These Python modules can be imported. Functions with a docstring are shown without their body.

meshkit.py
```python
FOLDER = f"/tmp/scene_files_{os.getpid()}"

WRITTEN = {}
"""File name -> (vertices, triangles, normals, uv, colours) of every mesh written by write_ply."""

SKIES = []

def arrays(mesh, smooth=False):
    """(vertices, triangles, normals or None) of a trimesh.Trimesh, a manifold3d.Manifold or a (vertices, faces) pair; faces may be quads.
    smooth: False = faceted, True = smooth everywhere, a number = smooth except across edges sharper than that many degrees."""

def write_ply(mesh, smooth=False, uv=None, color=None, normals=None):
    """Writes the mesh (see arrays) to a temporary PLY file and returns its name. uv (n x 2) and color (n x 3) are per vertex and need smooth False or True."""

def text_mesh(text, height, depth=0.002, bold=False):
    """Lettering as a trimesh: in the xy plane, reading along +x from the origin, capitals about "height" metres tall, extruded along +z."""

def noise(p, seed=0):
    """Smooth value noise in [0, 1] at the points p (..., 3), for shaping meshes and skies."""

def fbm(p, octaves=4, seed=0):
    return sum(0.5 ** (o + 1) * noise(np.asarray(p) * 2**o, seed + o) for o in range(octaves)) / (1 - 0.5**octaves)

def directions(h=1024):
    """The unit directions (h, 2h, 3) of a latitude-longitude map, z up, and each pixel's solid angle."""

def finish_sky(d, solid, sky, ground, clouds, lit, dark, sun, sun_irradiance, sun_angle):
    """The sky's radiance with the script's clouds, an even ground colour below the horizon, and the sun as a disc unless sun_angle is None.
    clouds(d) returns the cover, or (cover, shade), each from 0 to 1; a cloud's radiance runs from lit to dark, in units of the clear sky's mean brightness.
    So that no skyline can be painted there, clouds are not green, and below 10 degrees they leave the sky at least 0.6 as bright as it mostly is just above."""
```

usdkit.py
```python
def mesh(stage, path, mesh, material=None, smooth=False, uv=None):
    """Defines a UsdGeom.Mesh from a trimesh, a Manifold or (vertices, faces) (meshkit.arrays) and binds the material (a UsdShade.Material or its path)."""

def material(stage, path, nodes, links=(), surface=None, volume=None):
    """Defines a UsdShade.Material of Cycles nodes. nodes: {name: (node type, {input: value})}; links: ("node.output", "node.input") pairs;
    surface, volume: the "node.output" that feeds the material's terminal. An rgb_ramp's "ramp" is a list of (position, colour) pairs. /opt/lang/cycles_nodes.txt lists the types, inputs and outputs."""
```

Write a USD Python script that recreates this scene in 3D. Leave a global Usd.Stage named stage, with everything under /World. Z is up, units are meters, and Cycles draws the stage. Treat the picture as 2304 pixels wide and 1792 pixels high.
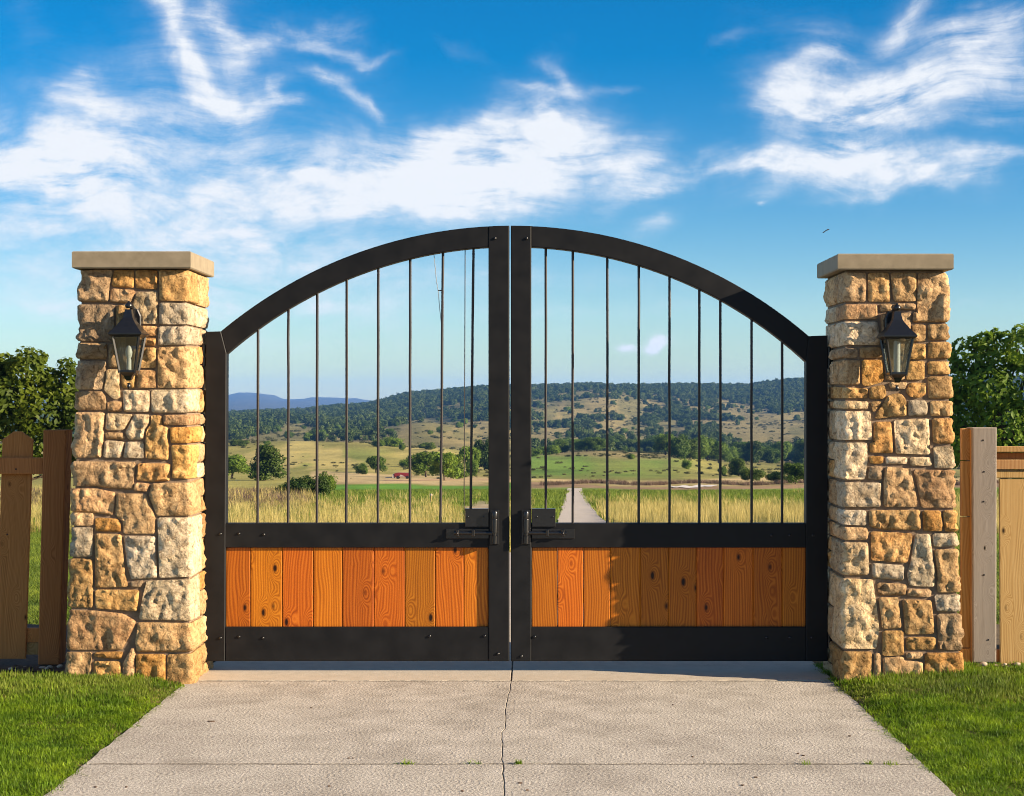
import math
import random
import numpy as np
import trimesh
import mapbox_earcut
import usdkit
import meshkit
from scipy.spatial import Delaunay
from scipy.interpolate import PchipInterpolator
from shapely.geometry import Polygon, Point, LineString, box as sbox
from shapely import contains_xy, points as shp_points, distance as shp_distance
from pxr import Usd, UsdGeom, UsdLux, UsdShade, Gf, Sdf, Vt

# ------------------------------------------------------------------ camera, sky, sun, exposure
FOC, CX, CY, EYE, CAM_Y = 3600.0, 1200.0, 905.0, 1.823, -10.78      # photo is 2304 x 1792
SUN_AZ, SUN_EL = math.radians(107.0), math.radians(19.5)            # azimuth clockwise from +y
EXPOSURE = 1.45
SKY_STRENGTH = 0.058
SUN_INTENSITY = 1.25

stage = Usd.Stage.CreateInMemory()
UsdGeom.SetStageUpAxis(stage, UsdGeom.Tokens.z)
UsdGeom.SetStageMetersPerUnit(stage, 1.0)
UsdGeom.Xform.Define(stage, '/World')
UsdGeom.Scope.Define(stage, '/World/Looks')

cam = UsdGeom.Camera.Define(stage, '/World/camera')
cam.CreateHorizontalApertureAttr(36.0)
cam.CreateVerticalApertureAttr(36.0 * 796 / 1024)
cam.CreateFocalLengthAttr(36.0 * FOC / 2304.0)
cam.CreateHorizontalApertureOffsetAttr(-36.0 * (CX - 1152.0) / 2304.0)
cam.CreateVerticalApertureOffsetAttr(36.0 * (CY - 896.0) / 2304.0)
cam.CreateClippingRangeAttr(Gf.Vec2f(0.1, 60000.0))
cam.CreateExposureAttr(EXPOSURE)
m4 = Gf.Matrix4d(1, 0, 0, 0, 0, 0, 1, 0, 0, -1, 0, 0, 0, CAM_Y, EYE, 1)   # rows: right, up, back, eye
UsdGeom.Xformable(cam).AddTransformOp().Set(m4)

SUN = np.array([math.sin(SUN_AZ) * math.cos(SUN_EL), math.cos(SUN_AZ) * math.cos(SUN_EL), math.sin(SUN_EL)])
sun = UsdLux.DistantLight.Define(stage, '/World/sun')
sun.CreateNormalizeAttr(True)
sun.CreateIntensityAttr(SUN_INTENSITY)
sun.CreateAngleAttr(0.5)
sun.CreateColorAttr(Gf.Vec3f(1.0, 0.82, 0.60))
zax = SUN
xax = np.cross([0, 0, 1.0], zax); xax /= np.linalg.norm(xax)
yax = np.cross(zax, xax)
UsdGeom.Xformable(sun).AddTransformOp().Set(Gf.Matrix4d(*xax, 0, *yax, 0, *zax, 0, 0, 0, 0, 1))


def sky_material():
    """Clear single-scattering sky with cirrus laid out by azimuth and elevation."""
    N, L = {}, []
    N['sky'] = ('sky_texture', {'sky_type': 'single_scattering', 'sun_disc': False, 'sun_elevation': SUN_EL, 'sun_rotation': SUN_AZ,
                                'altitude': 1800.0, 'air_density': 1.0, 'aerosol_density': 1.0, 'ozone_density': 1.5})
    N['sat'] = ('hsv', {'hue': 0.503, 'saturation': 1.67, 'value': 0.90, 'fac': 1.0}); L.append(('sky.color', 'sat.color'))
    N['tc'] = ('texture_coordinate', {})
    N['sep'] = ('separate_xyz', {}); L.append(('tc.generated', 'sep.vector'))
    N['az'] = ('math', {'math_type': 'arctan2'}); L += [('sep.x', 'az.value1'), ('sep.y', 'az.value2')]
    N['el'] = ('math', {'math_type': 'arcsine'}); L.append(('sep.z', 'el.value1'))
    N['ae'] = ('combine_xyz', {'z': 0.0}); L += [('az.value', 'ae.x'), ('el.value', 'ae.y')]
    # domain warp: large swirl, then fine fibres
    N['w1'] = ('noise_texture', {'scale': 14.0, 'detail': 3.0, 'roughness': 0.55}); L.append(('ae.vector', 'w1.vector'))
    N['w1s'] = ('vector_math', {'math_type': 'subtract', 'vector2': (0.5, 0.5, 0.5)}); L.append(('w1.color', 'w1s.vector1'))
    N['w1m'] = ('vector_math', {'math_type': 'scale', 'scale': 0.040}); L.append(('w1s.vector', 'w1m.vector1'))
    N['p1'] = ('vector_math', {'math_type': 'add'}); L += [('ae.vector', 'p1.vector1'), ('w1m.vector', 'p1.vector2')]
    N['w2'] = ('noise_texture', {'scale': 60.0, 'detail': 5.0, 'roughness': 0.6}); L.append(('p1.vector', 'w2.vector'))
    N['w2s'] = ('vector_math', {'math_type': 'subtract', 'vector2': (0.5, 0.5, 0.5)}); L.append(('w2.color', 'w2s.vector1'))
    N['w2m'] = ('vector_math', {'math_type': 'scale', 'scale': 0.009}); L.append(('w2s.vector', 'w2m.vector1'))
    N['p2'] = ('vector_math', {'math_type': 'add'}); L += [('p1.vector', 'p2.vector1'), ('w2m.vector', 'p2.vector2')]
    # fibres: stretched noise in two slants, on gently bent coordinates
    N['wf'] = ('noise_texture', {'scale': 9.0, 'detail': 1.0}); L.append(('ae.vector', 'wf.vector'))
    N['wfs'] = ('vector_math', {'math_type': 'subtract', 'vector2': (0.5, 0.5, 0.5)}); L.append(('wf.color', 'wfs.vector1'))
    N['wfm'] = ('vector_math', {'math_type': 'scale', 'scale': 0.055}); L.append(('wfs.vector', 'wfm.vector1'))
    N['pf'] = ('vector_math', {'math_type': 'add'}); L += [('ae.vector', 'pf.vector1'), ('wfm.vector', 'pf.vector2')]
    N['fm'] = ('mapping', {'rotation': (0, 0, math.radians(-28)), 'scale': (13.0, 62.0, 1.0)}); L.append(('pf.vector', 'fm.vector'))
    N['fa'] = ('noise_texture', {'scale': 1.0, 'detail': 9.0, 'roughness': 0.66, 'distortion': 0.15}); L.append(('fm.vector', 'fa.vector'))
    N['fm2'] = ('mapping', {'rotation': (0, 0, math.radians(38)), 'scale': (15.0, 55.0, 1.0), 'location': (3.1, 7.7, 0)}); L.append(('pf.vector', 'fm2.vector'))
    N['fb'] = ('noise_texture', {'scale': 1.0, 'detail': 9.0, 'roughness': 0.66, 'distortion': 0.15}); L.append(('fm2.vector', 'fb.vector'))
    N['fs'] = ('noise_texture', {'scale': 5.0, 'detail': 1.0}); L.append(('ae.vector', 'fs.vector'))
    N['fsr'] = ('map_range', {'range_type': 'smoothstep', 'from_min': .38, 'from_max': .62, 'clamp': True}); L.append(('fs.fac', 'fsr.value'))
    N['fn'] = ('mix_float', {}); L += [('fsr.result', 'fn.fac'), ('fa.fac', 'fn.a'), ('fb.fac', 'fn.b')]
    N['gn'] = ('noise_texture', {'scale': 24.0, 'detail': 8.0, 'roughness': 0.62}); L.append(('p1.vector', 'gn.vector'))
    acc = None
    k = 0

    def ell(px, py, rx, ry, rot, w):
        nonlocal acc, k, L
        u, v = math.atan((px - CX) / FOC), math.atan((CY - py) / FOC)
        N[f'e{k}'] = ('mapping', {'mapping_type': 'texture', 'location': (u, v, 0), 'rotation': (0, 0, -math.radians(rot)), 'scale': (rx / FOC, ry / FOC, 1.0)})
        L.append(('p2.vector', f'e{k}.vector'))
        N[f'd{k}'] = ('vector_math', {'math_type': 'dot_product'}); L += [(f'e{k}.vector', f'd{k}.vector1'), (f'e{k}.vector', f'd{k}.vector2')]
        N[f'g{k}'] = ('math', {'math_type': 'power', 'value1': 0.40}); L.append((f'd{k}.value', f'g{k}.value2'))
        N[f'a{k}'] = ('math', {'math_type': 'multiply_add', 'value2': w, 'value3': 0.0}); L.append((f'g{k}.value', f'a{k}.value1'))
        if acc:
            L.append((acc, f'a{k}.value3'))
        acc = f'a{k}.value'
        k += 1

    def stroke(pts, w, wt):
        for (x0, y0), (x1, y1) in zip(pts[:-1], pts[1:]):
            ln = math.hypot(x1 - x0, y1 - y0)
            ell((x0 + x1) / 2, (y0 + y1) / 2, ln * 0.58 + w * 0.3, w, math.degrees(math.atan2(y1 - y0, x1 - x0)), wt)

    for a in CLOUD_ELL:
        ell(*a)
    for pts_, w_, wt_ in CLOUD_STROKES:
        stroke(pts_, w_ * 1.25, wt_ * .92)
        x_, y_ = np.mean(pts_, 0)
        ell(x_, y_, np.ptp([q[0] for q in pts_]) * .5 + w_ * 2, np.ptp([q[1] for q in pts_]) * .45 + w_ * 2.2, 0, wt_ * .16)
    # cirrus over the rest of the sky
    N['om'] = ('mapping', {'scale': (2.2, 5.0, 1.0), 'rotation': (0, 0, 0.2)}); L.append(('p1.vector', 'om.vector'))
    N['on'] = ('noise_texture', {'scale': 1.6, 'detail': 4.0, 'roughness': 0.55}); L.append(('om.vector', 'on.vector'))
    N['oabs'] = ('math', {'math_type': 'absolute'}); L.append(('az.value', 'oabs.value1'))
    N['oout'] = ('map_range', {'range_type': 'smoothstep', 'from_min': 0.30, 'from_max': 0.42, 'to_min': 0.0, 'to_max': 1.0, 'clamp': True}); L.append(('oabs.value', 'oout.value'))
    N['oup'] = ('map_range', {'range_type': 'smoothstep', 'from_min': 0.25, 'from_max': 0.36, 'to_min': 0.0, 'to_max': 1.0, 'clamp': True}); L.append(('el.value', 'oup.value'))
    N['omx'] = ('math', {'math_type': 'maximum'}); L += [('oout.result', 'omx.value1'), ('oup.result', 'omx.value2')]
    N['ocv'] = ('map_range', {'range_type': 'smoothstep', 'from_min': 0.40, 'from_max': 0.64, 'to_min': 0.0, 'to_max': 1.0, 'clamp': True}); L.append(('on.fac', 'ocv.value'))
    N['ofin'] = ('math', {'math_type': 'multiply'}); L += [('omx.value', 'ofin.value1'), ('ocv.result', 'ofin.value2')]
    N['tot'] = ('math', {'math_type': 'add'}); L += [(acc, 'tot.value1'), ('ofin.value', 'tot.value2')]
    # cover = total * (fibre mix) with a soft knee
    N['fr'] = ('map_range', {'from_min': 0.34, 'from_max': 0.68, 'to_min': 0.30, 'to_max': 1.5, 'clamp': True}); L.append(('fn.result', 'fr.value'))
    N['gr'] = ('map_range', {'from_min': 0.30, 'from_max': 0.70, 'to_min': 0.45, 'to_max': 1.35, 'clamp': True}); L.append(('gn.fac', 'gr.value'))
    N['c1'] = ('math', {'math_type': 'multiply'}); L += [('tot.value', 'c1.value1'), ('fr.result', 'c1.value2')]
    N['c2'] = ('math', {'math_type': 'multiply'}); L += [('c1.value', 'c2.value1'), ('gr.result', 'c2.value2')]
    N['cov'] = ('map_range', {'range_type': 'smoothstep', 'from_min': -0.10, 'from_max': 1.75, 'to_min': -0.015, 'to_max': 1.0, 'clamp': True}); L.append(('c2.value', 'cov.result' if False else 'cov.value'))
    N['upm'] = ('map_range', {'from_min': 0.0, 'from_max': 0.02, 'to_min': 0.0, 'to_max': 1.0, 'clamp': True}); L.append(('el.value', 'upm.value'))
    N['cf'] = ('math', {'math_type': 'multiply'}); L += [('cov.result', 'cf.value1'), ('upm.result', 'cf.value2')]
    N['mx'] = ('mix', {'color2': CLOUD_COL}); L += [('cf.value', 'mx.fac'), ('sat.color', 'mx.color1')]
    N['bg'] = ('background_shader', {'strength': SKY_STRENGTH}); L.append(('mx.color', 'bg.color'))
    return usdkit.material(stage, '/World/Looks/sky', N, L, surface='bg.background')


CLOUD_COL = (5.7, 5.9, 6.2)
CLOUD_ELL = [  # photo px: x, y, rx, ry, tilt, weight
    (480, 150, 120, 85, 0, .22), (350, 275, 150, 35, -18, .22), (180, 240, 120, 30, 20, .25),
    (100, 590, 520, 130, 0, .44), (520, 640, 600, 120, 0, .40), (300, 330, 440, 170, 0, .30), (1500, 700, 420, 110, 0, .10),
    (50, 385, 230, 72, 6, 1.05), (130, 430, 140, 85, -30, .85), (330, 485, 250, 60, 12, 1.0), (470, 480, 70, 50, -50, .5), (250, 350, 130, 34, 12, .55),
    (430, 350, 300, 110, 5, .30), (650, 335, 240, 45, 10, .30), (280, 575, 340, 40, 2, .34), (640, 560, 260, 40, 0, .34), (30, 525, 80, 14, 8, .4),
    (790, 415, 200, 60, -4, 1.15), (980, 420, 250, 66, -3, 1.35), (1130, 405, 200, 72, -8, 1.3), (1185, 310, 95, 70, 60, .95), (1270, 310, 80, 55, 45, .85),
    (1350, 330, 120, 58, 35, .85), (1440, 370, 90, 34, -40, .8), (770, 478, 160, 28, -6, .95), (700, 400, 110, 16, 14, .6), (1000, 330, 170, 36, -8, .6),
    (1452, 512, 40, 22, -10, .75), (1780, 220, 60, 42, -60, .95), (1850, 240, 130, 50, 20, 1.05), (1960, 240, 150, 58, -15, .95), (2120, 225, 180, 62, -18, .85),
    (2240, 180, 150, 60, -15, .7), (1800, 70, 130, 40, 10, .22), (1850, 366, 140, 27, 9, 1.25), (1950, 402, 185, 42, 2, 1.4), (2110, 385, 150, 32, -6, 1.0),
    (2220, 360, 80, 14, -8, .5), (1728, 447, 12, 8, 20, .6), (1300, 640, 220, 22, 0, .30), (1400, 700, 170, 12, 0, .28), (200, 690, 320, 32, 0, .42), (700, 720, 330, 110, 0, .26),
    (1402, 772, 22, 9, 0, 2.4), (1478, 764, 24, 13, -8, 3.4), (1030, 90, 60, 18, 20, .2), (1000, 640, 200, 60, 0, .2), (2180, 700, 60, 5, -5, .2), (80, 60, 40, 60, 0, .2)]
CLOUD_STROKES = [
    ([(315, -20), (372, 50), (394, 130), (430, 185), (490, 230), (545, 262)], 21, 1.1), ([(545, 262), (590, 234), (640, 220), (680, 222)], 12, .7), ([(628, 215), (600, 188), (612, 166)], 10, .6),
    ([(425, 78), (490, 76), (530, 115), (580, 92), (645, 52)], 17, .7), ([(462, 0), (482, 65)], 22, .45), ([(522, 110), (530, 185)], 20, .32),
    ([(640, 62), (700, 72), (760, 54), (815, 66)], 14, .6), ([(690, 78), (775, 112), (832, 142)], 13, .6), ([(828, 145), (885, 126)], 8, .5), ([(700, 152), (780, 190), (830, 230), (872, 260)], 12, .75),
    ([(140, 222), (205, 188)], 18, .4), ([(100, 240), (180, 252), (290, 305)], 22, .25), ([(1430, 432), (1520, 380), (1620, 333)], 14, .7), ([(1440, 436), (1560, 396), (1690, 352)], 11, .7),
    ([(1640, 350), (1700, 345)], 12, .6), ([(850, 335), (1000, 300), (1120, 300)], 26, .5), ([(1225, 240), (1262, 300), (1300, 365)], 22, .7), ([(1205, 118), (1268, 150), (1296, 204)], 14, .6),
    ([(1150, 180), (1230, 195), (1290, 200)], 11, .55), ([(1300, 200), (1410, 196)], 9, .35), ([(1775, 160), (1850, 133), (1915, 168)], 22, .85), ([(1690, 238), (1800, 270), (1950, 310), (2100, 312), (2310, 268)], 12, .55),
    ([(2005, 100), (2080, 30), (2115, -10)], 20, .5), ([(1970, 130), (2045, 80)], 22, .45), ([(2105, 115), (2200, 88), (2310, 68)], 28, .65), ([(2105, 165), (2235, 108)], 13, .55),
    ([(1860, 470), (2000, 452), (2150, 420), (2300, 358)], 11, .5), ([(1705, 352), (1800, 384)], 9, .6), ([(780, 275), (830, 300)], 12, .3), ([(1620, 100), (1690, 92)], 8, .3)]

dome = UsdLux.DomeLight.Define(stage, '/World/sky')
UsdShade.MaterialBindingAPI.Apply(dome.GetPrim()).Bind(sky_material())
dome.GetPrim().SetCustomDataByKey('kind', 'structure')

# ------------------------------------------------------------------ helpers
rng = np.random.default_rng(7)
used_names = {}


def numbered(parent, name):
    k = used_names.get((parent, name), -1) + 1
    used_names[(parent, name)] = k
    return f'{parent}/{name}' if k == 0 else f'{parent}/{name}_{k:03d}'


def tag(prim, label=None, cat=None, group=None, kind=None):
    p = prim.GetPrim() if hasattr(prim, 'GetPrim') else prim
    for key, val in (('label', label), ('category', cat), ('group', group), ('kind', kind)):
        if val:
            p.SetCustomDataByKey(key, val)
    return p


BASES = {'/World': np.zeros(3)}


def thing(name, loc, label, cat, group=None, rotz=0.0, scale=None):
    path = numbered('/World', name)
    x = UsdGeom.Xform.Define(stage, path)
    x.AddTranslateOp().Set(Gf.Vec3d(*map(float, loc)))
    if rotz:
        x.AddRotateZOp().Set(math.degrees(rotz))
    if scale is not None:
        x.AddScaleOp().Set(Gf.Vec3f(*map(float, scale)))
    BASES[path] = np.asarray(loc, float)
    tag(x, label, cat, group)
    return path


def part(name, mesh, mat, parent='/World', smooth=False, label=None, local=False, colors=None, kind=None):
    """One Mesh prim; mesh is in world space unless local."""
    v, f = (mesh.vertices, mesh.faces) if hasattr(mesh, 'vertices') else mesh
    v = np.asarray(v, float)
    if not local:
        v = v - BASES[parent]
    path = numbered(parent, name)
    BASES[path] = BASES[parent]
    g = usdkit.mesh(stage, path, (v, np.asarray(f, int)), mat, smooth=smooth)
    if colors is not None:
        UsdGeom.PrimvarsAPI(g).CreatePrimvar('tint', Sdf.ValueTypeNames.Color3fArray, 'vertex').Set(Vt.Vec3fArray.FromNumpy(np.asarray(colors, np.float32)))
    tag(g, label, kind=kind)
    return path


def struct(name, mesh, mat, parent='/World', smooth=False, colors=None, label=None):
    p = part(name, mesh, mat, parent, smooth, label, colors=colors)
    if parent == '/World':
        stage.GetPrimAtPath(p).SetCustomDataByKey('kind', 'structure')
    return p


def copy_of(src, name, loc, label, group=None, rotz=0.0, scale=1.0):
    path = numbered('/World', name)
    x = UsdGeom.Xform.Define(stage, path)
    p = x.GetPrim()
    p.GetReferences().AddInternalReference(src)
    x.ClearXformOpOrder()
    x.GetTranslateOp() if False else None
    for op, val in (('xformOp:translate', Gf.Vec3d(*map(float, loc))), ('xformOp:rotateZ', float(math.degrees(rotz)))):
        typ = Sdf.ValueTypeNames.Double3 if 'translate' in op else Sdf.ValueTypeNames.Float
        p.CreateAttribute(op, typ).Set(val)
    p.CreateAttribute('xformOp:scale', Sdf.ValueTypeNames.Float3).Set(Gf.Vec3f(*(float(s) for s in np.broadcast_to(scale, 3))))
    p.CreateAttribute('xformOpOrder', Sdf.ValueTypeNames.TokenArray, variability=Sdf.VariabilityUniform).Set(Vt.TokenArray(['xformOp:translate', 'xformOp:rotateZ', 'xformOp:scale']))
    p.SetInstanceable(True)
    cat = stage.GetPrimAtPath(src).GetCustomDataByKey('category')
    tag(p, label, cat, group)
    return path


def P(px, py, y):
    d = y - CAM_Y
    return np.array([(px - CX) / FOC * d, y, EYE + (CY - py) / FOC * d])


def XZ(px, py, y=0.0):
    p = P(px, py, y)
    return p[0], p[2]


def join(ms):
    vs, fs, n = [], [], 0
    for m in ms:
        v, f = (m.vertices, m.faces) if hasattr(m, 'vertices') else m
        vs.append(np.asarray(v, float)); fs.append(np.asarray(f, int) + n); n += len(v)
    return np.vstack(vs), np.vstack(fs)


def ccw(r):
    r = np.asarray(r, float)
    a = np.sum(r[:, 0] * np.roll(r[:, 1], -1) - np.roll(r[:, 0], -1) * r[:, 1])
    return r if a > 0 else r[::-1]


def inset(r, b):
    e = np.roll(r, -1, 0) - r
    e /= np.maximum(np.linalg.norm(e, axis=1, keepdims=True), 1e-12)
    n = np.stack([-e[:, 1], e[:, 0]], 1)
    n0 = np.roll(n, 1, 0)
    s = n + n0
    d = np.maximum((s * s).sum(1, keepdims=True) / 2, 0.35)
    return r + b * s / d


def prism(ring, a0, a1, bevel=0.003, axis='y', back=True):
    """Ring in a plane extruded along an axis from a0 (bevelled face, seen side) to a1."""
    r = ccw(ring)
    n = len(r)
    sgn = 1 if a1 > a0 else -1
    rings = [(inset(r, bevel), a0), (r, a0 + sgn * bevel), (r, a1 - sgn * bevel), (inset(r, bevel), a1)]
    v2 = np.vstack([q for q, _ in rings])
    w = np.concatenate([np.full(n, a) for _, a in rings])
    cap = mapbox_earcut.triangulate_float64(rings[0][0], np.array([n], np.uint32)).reshape(-1, 3).astype(int)
    faces = [cap[:, ::-1], cap + 3 * n]
    i = np.arange(n); j = (i + 1) % n
    for k in range(3):
        a, b, c, d = i + k * n, j + k * n, j + (k + 1) * n, i + (k + 1) * n
        faces += [np.stack([a, b, c], 1), np.stack([a, c, d], 1)]
    f = np.vstack(faces)
    if axis == 'y':
        v = np.stack([v2[:, 0], w, v2[:, 1]], 1); flip = sgn < 0
    elif axis == 'z':
        v = np.stack([v2[:, 0], v2[:, 1], w], 1); flip = sgn < 0
    else:
        v = np.stack([w, v2[:, 0], v2[:, 1]], 1); flip = sgn < 0
    if axis == 'y':
        flip = not flip if False else flip
    m = trimesh.Trimesh(v, f[:, ::-1] if flip else f, process=False)
    if m.volume < 0:
        m.invert()
    return m.vertices, m.faces


def bbox(x0, x1, y0, y1, z0, z1, b=0.003):
    return prism([(x0, z0), (x1, z0), (x1, z1), (x0, z1)], y0, y1, b, 'y')


def tube(pts, rad, n=8, caps=True):
    pts = np.asarray(pts, float)
    rad = np.broadcast_to(np.asarray(rad, float), len(pts))
    t = np.gradient(pts, axis=0)
    t /= np.maximum(np.linalg.norm(t, axis=1, keepdims=True), 1e-9)
    ref = np.array([0.0, 0, 1]) if abs(t[0][2]) < 0.9 else np.array([1.0, 0, 0])
    V = []
    u = np.cross(t[0], ref); u /= np.linalg.norm(u)
    for k in range(len(pts)):
        u = u - t[k] * (u @ t[k]); u /= np.linalg.norm(u)
        w = np.cross(t[k], u)
        a = np.linspace(0, 2 * np.pi, n, endpoint=False)
        V.append(pts[k] + rad[k] * (np.cos(a)[:, None] * u + np.sin(a)[:, None] * w))
    V = np.vstack(V)
    F = []
    i = np.arange(n); j = (i + 1) % n
    for k in range(len(pts) - 1):
        a, b, c, d = i + k * n, j + k * n, j + (k + 1) * n, i + (k + 1) * n
        F += [np.stack([a, b, c], 1), np.stack([a, c, d], 1)]
    if caps:
        for base, top in ((0, False), ((len(pts) - 1) * n, True)):
            c = [[base, base + q, base + q + 1] for q in range(1, n - 1)]
            F.append(np.array(c) if top else np.array(c)[:, ::-1])
    return V, np.vstack(F)


def lathe(profile, center, n=12):
    """profile: (radius, z) pairs, bottom to top."""
    pr = np.asarray(profile, float)
    a = np.linspace(0, 2 * np.pi, n, endpoint=False)
    V = np.vstack([np.stack([r * np.cos(a), r * np.sin(a), np.full(n, z)], 1) for r, z in pr]) + np.asarray(center)
    i = np.arange(n); j = (i + 1) % n
    F = []
    for k in range(len(pr) - 1):
        p, q, c, d = i + k * n, j + k * n, j + (k + 1) * n, i + (k + 1) * n
        F += [np.stack([p, q, c], 1), np.stack([p, c, d], 1)]
    m = len(pr) - 1
    F += [np.array([[0, q + 1, q] for q in range(1, n - 1)]), np.array([[m * n, m * n + q, m * n + q + 1] for q in range(1, n - 1)])]
    return V, np.vstack(F)


def dome_bolt(x, y, z, r=0.011, h=0.009):
    """Bolt head on a face that looks to -y."""
    v, f = lathe([(r, 0), (r, h * .4), (r * .75, h * .8), (r * .3, h)], (0, 0, 0), 10)
    return np.stack([v[:, 0] + x, y - v[:, 2], v[:, 1] + z], 1), f


# ------------------------------------------------------------------ materials
def mat(name, nodes, links, surface='p.BSDF', volume=None):
    return usdkit.material(stage, f'/World/Looks/{name}', nodes, links, surface=surface, volume=volume)


def stone_mat(name, c1, c2, c3):
    n = {'geo': ('geometry', {}), 'obj': ('object_info', {}),
         'ro': ('math', {'math_type': 'multiply', 'value2': 37.0}), 'off': ('combine_xyz', {}),
         'pos': ('vector_math', {'math_type': 'add'}),
         'n1': ('noise_texture', {'scale': 9.0, 'detail': 4.0, 'roughness': 0.6, 'distortion': 0.8}),
         'r1': ('rgb_ramp', {'ramp': [(0.25, c1), (0.5, c2), (0.75, c3)]}),
         'n2': ('noise_texture', {'scale': 34.0, 'detail': 6.0, 'roughness': 0.68, 'distortion': 1.0}),
         'r2': ('rgb_ramp', {'ramp': [(0.30, (.20, .16, .13)), (0.41, (.62, .57, .52)), (0.50, (1, 1, 1)), (0.70, (1.32, 1.28, 1.2))]}),
         'mu': ('mix', {'mix_type': 'multiply', 'fac': 0.85}),
         'rv': ('map_range', {'to_min': 0.72, 'to_max': 1.18}),
         'rh': ('math', {'math_type': 'multiply', 'value2': 7.31}), 'rf': ('math', {'math_type': 'fraction'}),
         'rs': ('map_range', {'to_min': 0.9, 'to_max': 1.14}),
         'hs': ('hsv', {'hue': 0.5, 'fac': 1.0}),
         'n3': ('noise_texture', {'scale': 26.0, 'detail': 7.0, 'roughness': 0.66, 'distortion': 0.5}),
         'bp': ('bump', {'strength': 0.9, 'distance': 0.022}),
         'p': ('principled_bsdf', {'roughness': 0.9, 'specular_ior_level': 0.25})}
    l = [('obj.random', 'ro.value1'), ('ro.value', 'off.x'), ('ro.value', 'off.z'), ('geo.position', 'pos.vector1'), ('off.vector', 'pos.vector2'),
         ('pos.vector', 'n1.vector'), ('n1.fac', 'r1.fac'), ('pos.vector', 'n2.vector'), ('n2.fac', 'r2.fac'), ('r1.color', 'mu.color1'), ('r2.color', 'mu.color2'),
         ('obj.random', 'rv.value'), ('obj.random', 'rh.value1'), ('rh.value', 'rf.value1'), ('rf.value', 'rs.value'), ('rv.result', 'hs.value'), ('rs.result', 'hs.saturation'), ('mu.color', 'hs.color'),
         ('hs.color', 'p.base_color'), ('pos.vector', 'n3.vector'), ('n3.fac', 'bp.height'), ('bp.normal', 'p.normal')]
    return mat(name, n, l)


STONE = {'t': stone_mat('stone_tan', (.27, .155, .066), (.44, .275, .125), (.54, .37, .19)),
         'c': stone_mat('stone_cream', (.36, .255, .14), (.55, .415, .255), (.66, .54, .37)),
         'g': stone_mat('stone_grey', (.28, .215, .14), (.45, .36, .245), (.56, .465, .34)),
         'o': stone_mat('stone_rust', (.25, .12, .042), (.43, .24, .094), (.53, .345, .16)),
         'b': stone_mat('stone_brown', (.23, .14, .068), (.37, .245, .13), (.47, .335, .19))}


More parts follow.
